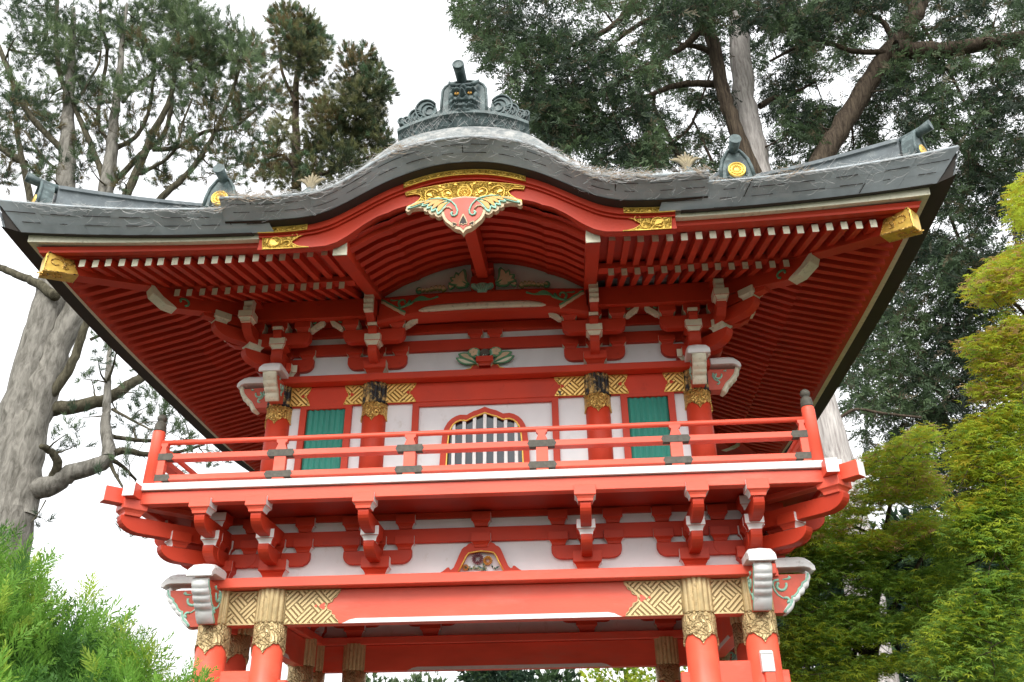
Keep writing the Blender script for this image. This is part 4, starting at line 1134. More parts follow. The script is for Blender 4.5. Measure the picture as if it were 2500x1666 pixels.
for s in (-1, 1):
    PL = [(1.915, 6.485), (1.48, 6.492), (1.50, 6.465), (1.535, 6.455), (1.57, 6.44), (1.60, 6.415), (1.63, 6.395), (1.625, 6.37), (1.60, 6.355), (1.585, 6.345), (1.56, 6.332), (1.53, 6.325), (1.46, 6.318), (1.90, 6.318)]
    m = MB(); m.prism([(s * x, z) for x, z in PL], -1.737, -1.7205); m.tube([(s * x, -1.738, z) for x, z in PL + PL[:1]], .006, 6, 1)
    scroll(m, [(s * x, z) for x, z in sp(1.79, 6.385, .07, .035, 200, -150, 18)], -1.741, (.008, .006), 1)
    scroll(m, [(s * x, z) for x, z in sp(1.67, 6.36, .045, .02, 30, 330, 14)], -1.741, (.008, .006), 1)
    scroll(m, [(s * x, z) for x, z in sp(1.61, 6.45, .04, .018, 250, 0, 10)], -1.741, (.008, .005), 1)
    leaf(m, (s * 1.75, 6.36), (s * 1.83, 6.41), .01, .025, -1.736, 1, None, .012)
    m.build('gilt_end_plate', [GOLD, GOLDP], bgb)
# carved pendant under the crest plate
def mir(p): return p + [(-x, z) for x, z in reversed(p) if abs(x) > 1e-6]
B = [(0, 6.76), (.09, 6.75), (.145, 6.735), (.19, 6.665), (.205, 6.615), (.205, 6.565), (.19, 6.52), (.165, 6.48), (.13, 6.448), (.10, 6.415), (.07, 6.392), (.035, 6.382), (.018, 6.368), (0, 6.338)]
W_ = [(.10, 6.74), (.25, 6.745), (.40, 6.725), (.54, 6.685), (.55, 6.64), (.53, 6.622), (.51, 6.63), (.50, 6.652), (.44, 6.662), (.38, 6.655), (.375, 6.625), (.35, 6.612), (.335, 6.62), (.325, 6.59), (.30, 6.572), (.275, 6.582), (.262, 6.555), (.235, 6.54), (.205, 6.552), (.19, 6.60), (.15, 6.68)]
m = MB()
m.prism(mir(B), -1.80, -1.735, 'xz', 0)
inset = [(x * .87, 6.565 + (z - 6.565) * .87 + .008) for x, z in B]
m.prism(mir(inset), -1.806, -1.7995, 'xz', 1)
for s in (-1, 1):
    m.prism([(s * x, z) for x, z in W_], -1.79, -1.735, 'xz', 0)
    for (c0, c1, bw, wd) in (((.12, 6.70), (.245, 6.565), .035, .038), ((.14, 6.715), (.305, 6.60), .035, .034), ((.17, 6.725), (.35, 6.635), .03, .03), ((.22, 6.728), (.40, 6.67), .02, .024), ((.3, 6.72), (.53, 6.65), .02, .02)):
        leaf(m, c0, c1, bw, wd, -1.790, 2, 3, .018) if s > 0 else leaf(m, (-c0[0], c0[1]), (-c1[0], c1[1]), -bw, wd, -1.790, 2, 3, .018)
    scroll(m, [(s * x, z) for x, z in ([(.33, 6.738), (.25, 6.742), (.17, 6.732), (.115, 6.70), (.075, 6.65), (.055, 6.59), (.06, 6.55), (.08, 6.53), (.105, 6.535), (.115, 6.56), (.10, 6.575)])], -1.812, (.007, .012), 2)
    scroll(m, [(s * x, z) for x, z in ([(.105, 6.60), (.13, 6.632), (.165, 6.635), (.192, 6.605)])], -1.812, (.009, .008), 0)
    m.prism(heart(s * .083, 6.435, .020, s), -1.8085, -1.806, 'xz', 4)
    m.tube([(x, -1.809, z) for x, z in heart(s * .083, 6.435, .026, s)], .006, 5, 0)
tear = [(0, 6.535), (.018, 6.49), (.03, 6.455), (.026, 6.437), (.012, 6.445), (0, 6.432), (-.012, 6.445), (-.026, 6.437), (-.03, 6.455), (-.018, 6.49)]
m.prism(tear, -1.8085, -1.806, 'xz', 4); m.tube([(x * 1.25, -1.809, 6.48 + (z - 6.48) * 1.2) for x, z in tear + tear[:1]], .006, 5, 0)
m.build('gable_pendant', [TAN, PINK, MINT, ORANGE, DARKW], gate)
# arched ceiling under the gable, with ribs
CE = [(0, 7.195), (.20, 7.188), (.42, 7.147), (.58, 7.095), (.70, 7.04), (.735, 7.012), (.77, 7.005), (.90, 6.95), (1.14, 6.80), (1.25, 6.74)]
def ceil(t, y): return interp(abs(t), CE) + .245 * (-.1 - y) * -1
ts = sorted(set(list(np.linspace(-1.2, 1.2, 49)) + [.735, -.735]))
m = MB(); V = []; yy = np.linspace(-1.66, .22, 10)
for t in ts:
    for y in yy: V.append((t, y, ceil(t, y)))
m.add(V, [(i * 10 + j, i * 10 + j + 1, (i + 1) * 10 + j + 1, (i + 1) * 10 + j) for i in range(len(ts) - 1) for j in range(9)], 0, True)
m.build('gable_ceiling', REDW, gate)
for y in np.linspace(-1.50, -.10, 8):
    m = MB(); boardstrip(m, lambda t: ceil(t, y) - .002, lambda t: ceil(t, y) - .065, y - .045, y + .03, ts); m.build('curved_rib', REDU, gate)
# sloping gable beams either side with carved cream brackets below
for s in (-1, 1):
    m = MB(); m.bar((s * 1.19, -1.625, 6.362), (s * 1.19, .1, 6.815), .135, .155, 0, 1, (0, 0, 1)); m.add([(s * 1.19 - .0675, -1.6265, 6.285), (s * 1.19 + .0675, -1.6265, 6.285), (s * 1.19 + .0675, -1.6265, 6.44), (s * 1.19 - .0675, -1.6265, 6.44)], [(0, 1, 2, 3)], 1)
    o = m.build('gable_beam', [REDU, CREAM], gate, bevel=.004)
    m = MB(); m.prism([(UY0, 6.36), (-.06, 6.36), (-.20, 6.40), (-.30, 6.44), (-.30, 6.62), (UY0, 6.72)], s * 1.22 - .046, s * 1.22 + .046, 'yz'); m.build('bracket_arm', REDU, o, bevel=.003)
    m = MB(); m.prism([(-.29, 6.43), (-.345, 6.445), (-.335, 6.475), (-.355, 6.50), (-.34, 6.53), (-.362, 6.56), (-.35, 6.60), (-.36, 6.635), (-.29, 6.62)], s * 1.22 - .05, s * 1.22 + .05, 'yz'); m.build('carved_tongue', CREAM, o)
m = MB(); m.bar((0.03, -1.66, 6.60), (0.0, .15, 7.07), .12, .20); m.build('gable_ridge_beam', REDU, gate, bevel=.004)
# white tympanum, rainbow beam and carvings
m = MB(); V = [(t, .10) for t in ts]
pts = [(-1.16, 6.60)] + [(t, ceil(t, .1) - .005) for t in ts if abs(t) <= 1.16] + [(1.16, 6.60)]
m.prism(pts, -.01, .03); m.build('tympanum', mat('cream_gable_boards', (.82, .79, .70), .6, var=.05, vscale=4, rand=0), gate)
def rz(x): return .035 * (1 - (x / 1.1) ** 2)
m = MB(); rings = []
for x in np.linspace(-1.16, 1.16, 31):
    a = max(0, abs(x) - .75) / .41
    b = 6.415 + rz(x) - .06 * a; tt = 6.705 + rz(x)
    rings.append([(x, -.13, b + .02), (x, -.15, b + .05), (x, -.15, tt - .03), (x, -.13, tt), (x, .02, tt), (x, .02, b)])
m.loft(rings, 0, True, True, False); rb = m.build('rainbow_beam', REDU, gate)
m = MB(); rings = []
for x in np.linspace(-.70, .70, 41):
    h = .052 * max(.02, 1 - (abs(x) / .70) ** 7) ** .5; c = 6.50 + rz(x) - .018 * (abs(x) / .7) ** 6
    rings.append([(x, -.149, c - h * .8), (x, -.163, c - h * .2), (x, -.160, c + h * .45), (x, -.149, c + h)])
m.loft(rings, 0, True, True, True); m.build('cream_moulding', CREAM, rb)
for s in (-1, 1):
    m = MB()
    P_ = lambda L_: [(s * x, z) for x, z in L_]
    scroll(m, P_(sp(.88, 6.615, .055, .02, -60, 200, 14)), -.155, (.015, .010))
    scroll(m, P_([(.95, 6.545), (.92, 6.545), (.86, 6.565), (.82, 6.60), (.80, 6.64)]), -.155, (.012, .016)); scroll(m, P_([(.85, 6.565), (.78, 6.60), (.76, 6.63)]), -.155, (.010, .014))
    leaf(m, (s * .80, 6.61), (s * .56, 6.64), s * -.02, .016, -.15, 0, None, .012); leaf(m, (s * .76, 6.64), (s * .62, 6.665), s * -.02, .012, -.15, 0, None, .012)
    scroll(m, P_([(.62, 6.64), (.55, 6.65), (.50, 6.668), (.49, 6.675)]), -.155, (.007, .014)); scroll(m, P_([(.93, 6.65), (.99, 6.645), (1.02, 6.655)]), -.155, (.005, .012))
    edge = [(1.12, 6.655), (1.08, 6.64), (1.06, 6.62), (1.0, 6.585), (.97, 6.56), (.92, 6.535), (.90, 6.515), (.85, 6.49)]
    scroll(m, P_(edge), -.16, (.013, .013)); 
    m.tube([(s * x, -.15, z - .022) for x, z in edge], .020, 6, 1)
    m.build('vine_carving', [GREEN, TAN], rb)
m = MB(); prof = [(.12, 6.74), (.135, 6.79), (.14, 6.86), (.125, 6.93), (.10, 6.955)]
m.prism([(x, z) for x, z in prof] + [(-x, z) for x, z in reversed(prof)], -.11, -.0105); masu(m, 0, -.08, 6.94, 7.07, .25, .2)
bp_ = m.build('bottle_strut', [REDU, REDU], gate)
m = MB()
m.prism(mir([(0, 6.70), (.05, 6.70), (.06, 6.725), (.055, 6.745), (.09, 6.755), (.125, 6.785), (.12, 6.81), (.09, 6.815), (.06, 6.805), (.035, 6.815), (0, 6.82)][::-1]), -.165, -.10, 'xz', 3)
for x in (-.05, -.025, 0, .025, .05): scroll(m, [(x * .6, 6.71), (x, 6.75), (x * 1.6, 6.80)], -.165, (.006, .012), 3)
for s in (-1, 1):
    m.xf = lambda x, y, z: (x * 1.12, y - .05, 6.77 + (z - 6.74) * 1.22)
    for c0, c1, bw, wd in (((.13, 6.78), (.185, 6.945), .05, .050), ((.14, 6.765), (.27, 6.915), .035, .040), ((.15, 6.76), (.325, 6.86), .0, .032), ((.15, 6.755), (.34, 6.80), -.02, .028), ((.16, 6.75), (.27, 6.77), -.01, .024), ((.28, 6.765), (.345, 6.775), .01, .02)):
        leaf(m, (s * c0[0], c0[1]), (s * c1[0], c1[1]), -s * bw, wd, -.06 - .01 * wd * 100 * .2, 0, 1, .035)
    for i, x in enumerate(np.linspace(.36, .60, 7)):
        leaf(m, (s * x, 6.75), (s * (x + .055), 6.752 + .02 * math.sin(i)), s * .01, .032 * (1 - i / 9), -.045 - .002 * i, 2, 1, .03)
    scroll(m, [(s * x, z) for x, z in sp(.64, 6.765, .03, .012, -150, 150, 12)], -.05, (.014, .018), 0)
m.build('leaf_carving', [GREEN, TAN, mat('olive_paint', (.26, .27, .10), .55), MINT], bp_)

# ---- demon-face ridge tile over the gable
Y0 = -1.93
m = MB()
arc = lambda x, a, b: a - b * (x / .63) ** 2
rings = []
for x in np.linspace(-.635, .635, 33):
    zt = arc(x, 7.665, .19)
    rings.append([(x, Y0 + .02, zt - .13), (x, Y0 - .02, zt - .05), (x, Y0 - .055, zt - .035), (x, Y0 - .055, zt), (x, Y0 + .12, zt), (x, Y0 + .12, zt - .25)])
m.loft(rings, 0, True, True, False)
for j in range(-3, 4):
    x = j * .175; zt = arc(x, 7.665, .19)
    if j: m.tube([(x + .07 * math.cos(a), Y0 - .012, zt - .10 + .04 * math.sin(a)) for a in np.linspace(0, 2 * math.pi, 17)], .006, 5)
arch = [(-.225, 7.64), (-.222, 7.85), (-.215, 7.98), (-.19, 8.03), (-.14, 8.07), (-.06, 8.09), (.06, 8.09), (.14, 8.07), (.19, 8.03), (.215, 7.98), (.222, 7.85), (.225, 7.64)]
m.prism(arch, Y0, Y0 + .11)
m.tube([(x, Y0, z) for x, z in arch], .014, 7)
oni = m.build('demon_ridge_tile', BRONZE, gate)
m = MB(); m.tube([(-.02, -1.75, 8.10), (-.025, -1.95, 8.10), (-.03, -2.08, 8.09), (-.033, -2.17, 8.08)], [.05, .051, .053, .058], 18)
m.loft([[(-.033 + r * math.cos(a), -2.172 - d, 8.08 + r * math.sin(a)) for a in np.linspace(0, 2 * math.pi, 19)[:-1]] for r, d in ((.058, 0), (.050, .008), (.040, .004), (.036, -.004), (.012, -.006))], 0, True, True)
m.build('horn_tube', BRONZE, oni)
# face, built as a relief: a height field over the (x, z) plane
def blob(x, z, cx, cz, rx, rz_): return max(0.0, 1 - ((x - cx) / rx) ** 2 - ((z - cz) / rz_) ** 2) ** .5
def face(x, z):
    h = .05 * blob(x, z, 0, 7.83, .155, .21) ** .7
    h += .055 * blob(x, z, 0, 7.945, .038, .032)                        # forehead knob
    for s in (-1, 1):
        h += .06 * blob(x, z, s * .066, 7.905, .052, .024) + .03 * blob(x, z, s * .115, 7.925, .03, .03)   # brows
        h -= .02 * blob(x, z, s * .064, 7.868, .04, .024)
        h += .035 * blob(x, z, s * .125, 7.845, .03, .045) + .03 * blob(x, z, s * .11, 7.775, .04, .03)   # cheeks
        h += .035 * blob(x, z, s * .04, 7.79, .03, .022)
        h += .02 * blob(x, z, s * .10, 7.70, .06, .02)
    h += .075 * blob(x, z, 0, 7.845, .032, .045) + .06 * blob(x, z, 0, 7.82, .055, .022)     # nose
    h += .055 * blob(x, z, 0, 7.765, .11, .022) - .045 * blob(x, z, 0, 7.735, .095, .016)
    h += .05 * blob(x, z, 0, 7.705, .12, .024) + .03 * blob(x, z, 0, 7.665, .13, .03)
    h += .006 * math.sin(x * 130) * (1 if z < 7.72 else 0) + .004 * math.sin(x * 70 + z * 50)
    return h
m = MB(); gx = np.linspace(-.155, .155, 48); gz = np.linspace(7.64, 8.04, 58); V = []
for z in gz:
    for x in gx: V.append((x, Y0 - .008 - face(x, z), z))
m.add(V, [(j * 48 + i, j * 48 + i + 1, (j + 1) * 48 + i + 1, (j + 1) * 48 + i) for j in range(57) for i in range(47)], 0, True)
for s in (-1, 1):
    m.tube([(s * .06, Y0 - .05, 7.985), (s * .11, Y0 - .06, 7.995), (s * .14, Y0 - .05, 8.03), (s * .152, Y0 - .03, 8.075)], [.022, .024, .016, .004], 8)
m.tube([(-.09, Y0 - .06, 7.985), (0, Y0 - .08, 7.97), (.09, Y0 - .06, 7.985)], .014, 8)
for j in range(9):
    x = -.08 + j * .02; m.tube([(x, Y0 - .075, 7.748), (x, Y0 - .08, 7.728)], [.008, .003], 5)
m.build('demon_face', BRONZE, oni)
for s in (-1, 1):
    m = MB()
    m.loft([[(s * .064 + r * math.cos(a), Y0 - .062 - d, 7.868 + r * .72 * math.sin(a)) for a in np.linspace(0, 2 * math.pi, 15)[:-1]] for r, d in ((.024, 0), (.021, .010), (.013, .016), (.006, .017))], 0, True, True)
    m.loft([[(s * .066 + r * math.cos(a), Y0 - .079 - d, 7.868 + r * math.sin(a)) for a in np.linspace(0, 2 * math.pi, 9)[:-1]] for r, d in ((.008, 0), (.006, .004))], 1, True, True)
    m.build('gilt_eye', [ORANGE, DARKW], oni)
for s in (-1, 1):
    m = MB()
    for cx, cz, r0 in ((.375, 7.735, .135), (.475, 7.66, .085), (.56, 7.60, .055), (.615, 7.605, .036)):
        m.prism([(s * (cx + r0 * .8 * math.cos(a)), cz + r0 * math.sin(a)) for a in np.linspace(0, 2 * math.pi, 22)[:-1]], Y0 - .005, Y0 + .07)
        for f in (.95, .66, .38):
            m.tube([(x, Y0 - .014, z) for x, z in [(s * (cx - .02 * (1 - f) * 3 + r0 * f * .8 * math.cos(a)), cz - r0 * .25 * (1 - f) + r0 * f * math.sin(a)) for a in np.linspace(R(-170), R(150), 20)]], .011 if f > .9 else .009, 6)
    m.prism([(s * .22, 7.62), (s * .22, 7.76), (s * .27, 7.705), (s * .33, 7.66), (s * .45, 7.60), (s * .63, 7.56), (s * .62, 7.55)], Y0 + .002, Y0 + .06)
    m.build('cloud_wing', BRONZE, oni)
m = MB(); m.box(-.13, .13, -1.80, .6, 7.3, 7.80); m.tube([(0, -1.8, 7.84), (0, .6, 7.84)], .08, 10); m.build('gable_ridge', COPPER, gate)
# ================================================================== the ground
m = MB(); m.add([(-300, -300, -.004), (300, -300, -.004), (300, 500, -.004), (-300, 500, -.004)], [(0, 1, 2, 3)])
tag(m.build('ground', mat('garden_soil', (.045, .042, .03), .95, var=.3, vscale=1.5, bump=.3)), kind='structure')
m = MB(); m.box(-3.0, 3.0, -40, 60, -.05, .0); 
tag(m.build('path', mat('pale_gravel_path', (.08, .076, .068), .95, var=.2, vscale=30, bump=.5)), kind='structure')
m = MB(); m.box(-3.3, 3.3, -.75, 4.1, .0, .012); tag(m.build('gate_paving', STONE), kind='structure')

# unseen bank behind and beside the viewer, added to cut low light into eaves
m = MB(); V = []; na, nr_ = 61, 7
for i in range(na):
    a = R(150 + 240 * i / (na - 1))
    for j in range(nr_):
        f = j / (nr_ - 1); rr = 15 + 22 * f + rng.normal(0, .4)
        V.append((rr * 1.25 * math.cos(a), -3 + rr * math.sin(a), (0 if j == 0 else 1) * (3.2 * f ** .55 + rng.normal(0, .35))))
m.add(V, [(i * nr_ + j, i * nr_ + j + 1, (i + 1) * nr_ + j + 1, (i + 1) * nr_ + j) for i in range(na - 1) for j in range(nr_ - 1)], 0, True)
tag(m.build('unseen_shade_bank', mat('shade_bank_green', (.045, .065, .030), .95, var=.4, vscale=1.2, bump=.6, bscale=4)), kind='structure')
# ================================================================== trees and shrubs
def at(u, v, Y):
    """point of the garden seen at photo position (u, v), Y metres behind the gate front"""
    d = r2 * ((u - 1250) / fpx) - u2 * ((v - 833) / fpx) + fwd
    t = (Y - CAMP[1]) / d.y
    return np.array([CAMP[0] + d.x * t, Y, CAMP[2] + d.z * t])
def pxm(P): return (np.linalg.norm(np.asarray(P) - np.array(CAMP))) / fpx * .95     # metres per photo pixel there
def leafmat(name, base, var=.25, trans=.35, rough=.55):
    m = bpy.data.materials.new(name); m.use_nodes = True
    n, l = m.node_tree.nodes, m.node_tree.links; b = n['Principled BSDF']; out = n['Material Output']
    b.inputs['Roughness'].default_value = rough; b.inputs['Specular IOR Level'].default_value = .25
    tc = n.new('ShaderNodeTexCoord'); no = n.new('ShaderNodeTexNoise'); no.inputs['Scale'].default_value = 3.0; no.inputs['Detail'].default_value = 5
    l.new(tc.outputs['Object'], no.inputs['Vector'])
    rp = n.new('ShaderNodeValToRGB'); e = rp.color_ramp.elements; e[0].position, e[1].position = .3, .7
    e[0].color = tuple(c * (1 - var) for c in base) + (1,); e[1].color = tuple(c * (1 + var) for c in base) + (1,)
    l.new(no.outputs[0], rp.inputs[0]); l.new(rp.outputs[0], b.inputs['Base Color'])
    tr = n.new('ShaderNodeBsdfTranslucent'); l.new(rp.outputs[0], tr.inputs[0])
    mx = n.new('ShaderNodeMixShader'); mx.inputs[0].default_value = trans
    l.new(b.outputs[0], mx.inputs[1]); l.new(tr.outputs[0], mx.inputs[2]); l.new(mx.outputs[0], out.inputs[0])
    return m
def barkmat(name, a, b_, sc=(14, 14, 1.6), bump=1.0):
    m = bpy.data.materials.new(name); m.use_nodes = True
    n, l = m.node_tree.nodes, m.node_tree.links; b = n['Principled BSDF']; b.inputs['Roughness'].default_value = .9; b.inputs['Specular IOR Level'].default_value = .15
    tc = n.new('ShaderNodeTexCoord'); mp = n.new('ShaderNodeMapping'); mp.inputs['Scale'].default_value = sc
    l.new(tc.outputs['Object'], mp.inputs[0])
    no = n.new('ShaderNodeTexNoise'); no.inputs['Scale'].default_value = 1.0; no.inputs['Detail'].default_value = 8; no.inputs['Roughness'].default_value = .65; no.inputs['Distortion'].default_value = .6
    l.new(mp.outputs[0], no.inputs['Vector'])
    rp = n.new('ShaderNodeValToRGB'); e = rp.color_ramp.elements; e[0].position, e[1].position = .35, .65; e[0].color = tuple(a) + (1,); e[1].color = tuple(b_) + (1,)
    l.new(no.outputs[0], rp.inputs[0]); l.new(rp.outputs[0], b.inputs['Base Color'])
    bp = n.new('ShaderNodeBump'); bp.inputs['Strength'].default_value = bump; bp.inputs['Distance'].default_value = .04
    l.new(no.outputs[0], bp.inputs['Height']); l.new(bp.outputs[0], b.inputs['Normal'])
    return m
def catmull(pts, k=5):
    P = np.array(pts, float)
    if len(P) < 3: return P[0] + (P[-1] - P[0]) * np.linspace(0, 1, k + 1)[:, None]
    Q = np.vstack([2 * P[0] - P[1], P, 2 * P[-1] - P[-2]]); t = (np.arange(k) / k)[None, :, None]
    a, b, c, d = (Q[i:len(Q) - 3 + i][:, None, :] for i in range(4))
    out = .5 * ((2 * b) + (-a + c) * t + (2 * a - 5 * b + 4 * c - d) * t * t + (-a + 3 * b - 3 * c + d) * t ** 3)
    return np.vstack([out.reshape(-1, 3), P[-1:]])
def fast_tube(mb, P, rr, n):
    P = np.asarray(P); rr = np.asarray(rr); k = len(P)
    t = np.gradient(P, axis=0); t /= np.linalg.norm(t, axis=1)[:, None] + 1e-9
    ref = np.array([0, 0, 1.]) if abs(t[0, 2]) < .8 else np.array([1., 0, 0])
    a = np.cross(t, ref); a /= np.linalg.norm(a, axis=1)[:, None] + 1e-9; b = np.cross(t, a)
    an = np.arange(n) * 2 * math.pi / n
    V = P[:, None, :] + (a[:, None, :] * np.cos(an)[None, :, None] + b[:, None, :] * np.sin(an)[None, :, None]) * rr[:, None, None]
    o = len(mb.v); mb.v.extend(map(tuple, V.reshape(-1, 3).tolist()))
    F = [(o + i * n + j, o + i * n + (j + 1) % n, o + (i + 1) * n + (j + 1) % n, o + (i + 1) * n + j) for i in range(k - 1) for j in range(n)]
    F += [tuple(o + j for j in range(n)), tuple(o + (k - 1) * n + j for j in range(n))]
    mb.f.extend(F); mb.m.extend([0] * len(F)); mb.s.extend([True] * len(F))
class Tree:
    def __init__(s, Y): s.Y = Y; s.wood = MB(); s.nodes = []; s.tri = []; s.tmi = []; s.quad = []
    def limb(s, px, r0, r1, Y=None, dy=0.0, n=9):
        """px: photo points (u, v[, dY]); radii in photo pixels"""
        Y = s.Y if Y is None else Y
        W = [at(p[0], p[1], Y + (p[2] if len(p) > 2 else dy * i / max(1, len(px) - 1))) for i, p in enumerate(px)]
        return s.wlimb(W, r0 * pxm(W[0]), r1 * pxm(W[-1]), n)
    def wlimb(s, W, r0, r1, n=7, wig=.25, keep=True):
        P = catmull(W, 5 if keep else 2); k = len(P); f = np.arange(k) / (k - 1)
        rr = r0 + (r1 - r0) * f ** .9
        nz = rng.normal(0, 1, (k, 3)) * np.minimum(.02, wig * rr * .35)[:, None]; nz[0] = nz[-1] = 0
        P = P + nz; rr = rr * (1 + rng.normal(0, .02, k))
        fast_tube(s.wood, P, rr, n)
        if keep: s.nodes += [(P[i], rr[i]) for i in range(k)]
        return P
    def twig_to(s, c, r=.01, sag=.1):
        if getattr(s, 'cache', None) is None or len(s.cache) < len(s.nodes) - 40: s.cache = np.array([q[0] for q in s.nodes])
        N = s.cache; d = np.linalg.norm(N - c, axis=1); i = int(np.argmin(d + rng.uniform(0, .25, len(d)))); q = N[i]
        if d[i] < .08: return
        mid = (q + c) / 2 + rng.normal(0, .08 * d[i], 3) + np.array([0, 0, -sag * d[i]])
        r0 = min(s.nodes[i][1] * .6, .012 + .022 * d[i])
        s.wlimb([q, mid, c], max(r0, r), r * .6, 5, .4, True)
    def needles(s, c, n, ln, wd, mi, axis=None, spread=1.0, droop=0.0):
        """bottle-brush tuft of needles at c"""
        d = rng.normal(0, 1, (n, 3)); d /= np.linalg.norm(d, axis=1)[:, None]
        if axis is not None: d = d * spread + np.asarray(axis); d /= np.linalg.norm(d, axis=1)[:, None]
        d[:, 2] -= droop
        side_ = np.cross(d, rng.normal(0, 1, (n, 3))); side_ /= np.linalg.norm(side_, axis=1)[:, None] + 1e-9
        L = ln * rng.uniform(.6, 1.15, (n, 1)); st = c + rng.normal(0, ln * .12, (n, 3))
        a = st - side_ * wd / 2; b = st + side_ * wd / 2; t = st + d * L
        s.tri.append(np.stack([a, b, t], 1).reshape(-1, 3)); s.tmi.append(np.full(n, mi))
    def spray(s, c, d, ln, wd, n, mi, droop=.25):
        """flat spray: leaflets either side of a short twig"""
        d = np.asarray(d, float); d /= np.linalg.norm(d) + 1e-9
        nrm = np.cross(d, rng.normal(0, 1, 3)); nrm /= np.linalg.norm(nrm) + 1e-9; side_ = np.cross(nrm, d)
        f = np.linspace(.05, 1, n)[:, None]; sg = np.where(np.arange(n) % 2 == 0, 1., -1.)[:, None]
        base = c + d * ln * f + np.array([0, 0, -droop]) * ln * f ** 2
        dirs = d * rng.uniform(.5, .9, (n, 1)) + side_ * sg * rng.uniform(.5, .9, (n, 1)) * (1.15 - f) + rng.normal(0, .18, (n, 3))
        L = ln * .42 * (1.15 - .6 * f) * rng.uniform(.7, 1.2, (n, 1)); pw = np.cross(dirs, nrm); pw /= np.linalg.norm(pw, axis=1)[:, None] + 1e-9
        tip_ = base + dirs * L; mid = base + dirs * L * .5
        s.tri.append(np.stack([base, mid + pw * wd / 2, tip_], 1).reshape(-1, 3)); s.tmi.append(np.full(n, mi))
        s.tri.append(np.stack([base, tip_, mid - pw * wd / 2], 1).reshape(-1, 3)); s.tmi.append(np.full(n, mi))
    def crown(s, name, mats, parent, lab=None):
        V = np.vstack(s.tri).astype(np.float32); nf = len(V) // 3
        me = bpy.data.meshes.new(name); me.vertices.add(len(V)); me.vertices.foreach_set('co', V.ravel())
        me.loops.add(len(V)); me.loops.foreach_set('vertex_index', np.arange(len(V), dtype=np.int32))
        me.polygons.add(nf); me.polygons.foreach_set('loop_start', np.arange(0, len(V), 3, dtype=np.int32)); me.polygons.foreach_set('loop_total', np.full(nf, 3, np.int32))
        for m in mats: me.materials.append(m)
        me.polygons.foreach_set('material_index', np.concatenate(s.tmi).astype(np.int32)); me.update(calc_edges=True)
        o = bpy.data.objects.new(name, me); COL.objects.link(o); o.parent = parent; o.matrix_parent_inverse = Matrix.Translation(-parent.location); return o
    def trunk(s, name, m, parent):
        o = s.wood.build(name, m, parent, quick=True); o.matrix_parent_inverse = Matrix.Translation(-parent.location); return o
def inpoly(u, v, P):
    c = False; n = len(P); j = n - 1
    for i in range(n):
        if (P[i][1] > v) != (P[j][1] > v) and u < (P[j][0] - P[i][0]) * (v - P[i][1]) / (P[j][1] - P[i][1] + 1e-9) + P[i][0]: c = not c
        j = i
    return c

BARKG = barkmat('grey_pine_bark', (.105, .098, .082), (.29, .275, .24), (11, 11, 3.0))
BARKW = barkmat('pale_stringy_bark', (.28, .25, .235), (.62, .585, .55), (15, 15, 1.3))
BARKM = barkmat('mossy_branch_bark', (.045, .040, .026), (.13, .118, .080), (12, 12, 3.0))
BARKD = barkmat('dark_furrowed_bark', (.030, .022, .016), (.11, .085, .06), (16, 16, 1.6))
PINE = [leafmat('pine_needles', (.110, .165, .080)), leafmat('pale_pine_needles', (.180, .245, .118)), leafmat('rusty_pine_needles', (.155, .130, .060)), leafmat('dark_pine_needles', (.064, .102, .058))]
OLIVE = [leafmat('olive_needles', (0.169, 0.181, 0.077)), leafmat('green_needles', (0.112, 0.188, 0.094)), leafmat('rusty_needles', (0.194, 0.150, 0.069)), leafmat('dark_needles', (0.073, 0.098, 0.050)), leafmat('lichen', (.34, .34, .20))]
CYP = [leafmat('cypress_sprays', (.062, .100, .050)), leafmat('pale_cypress_sprays', (.098, .150, .068)), leafmat('dark_cypress_sprays', (.034, .054, .034)), leafmat('dry_cypress_sprays', (.120, .105, .062))]

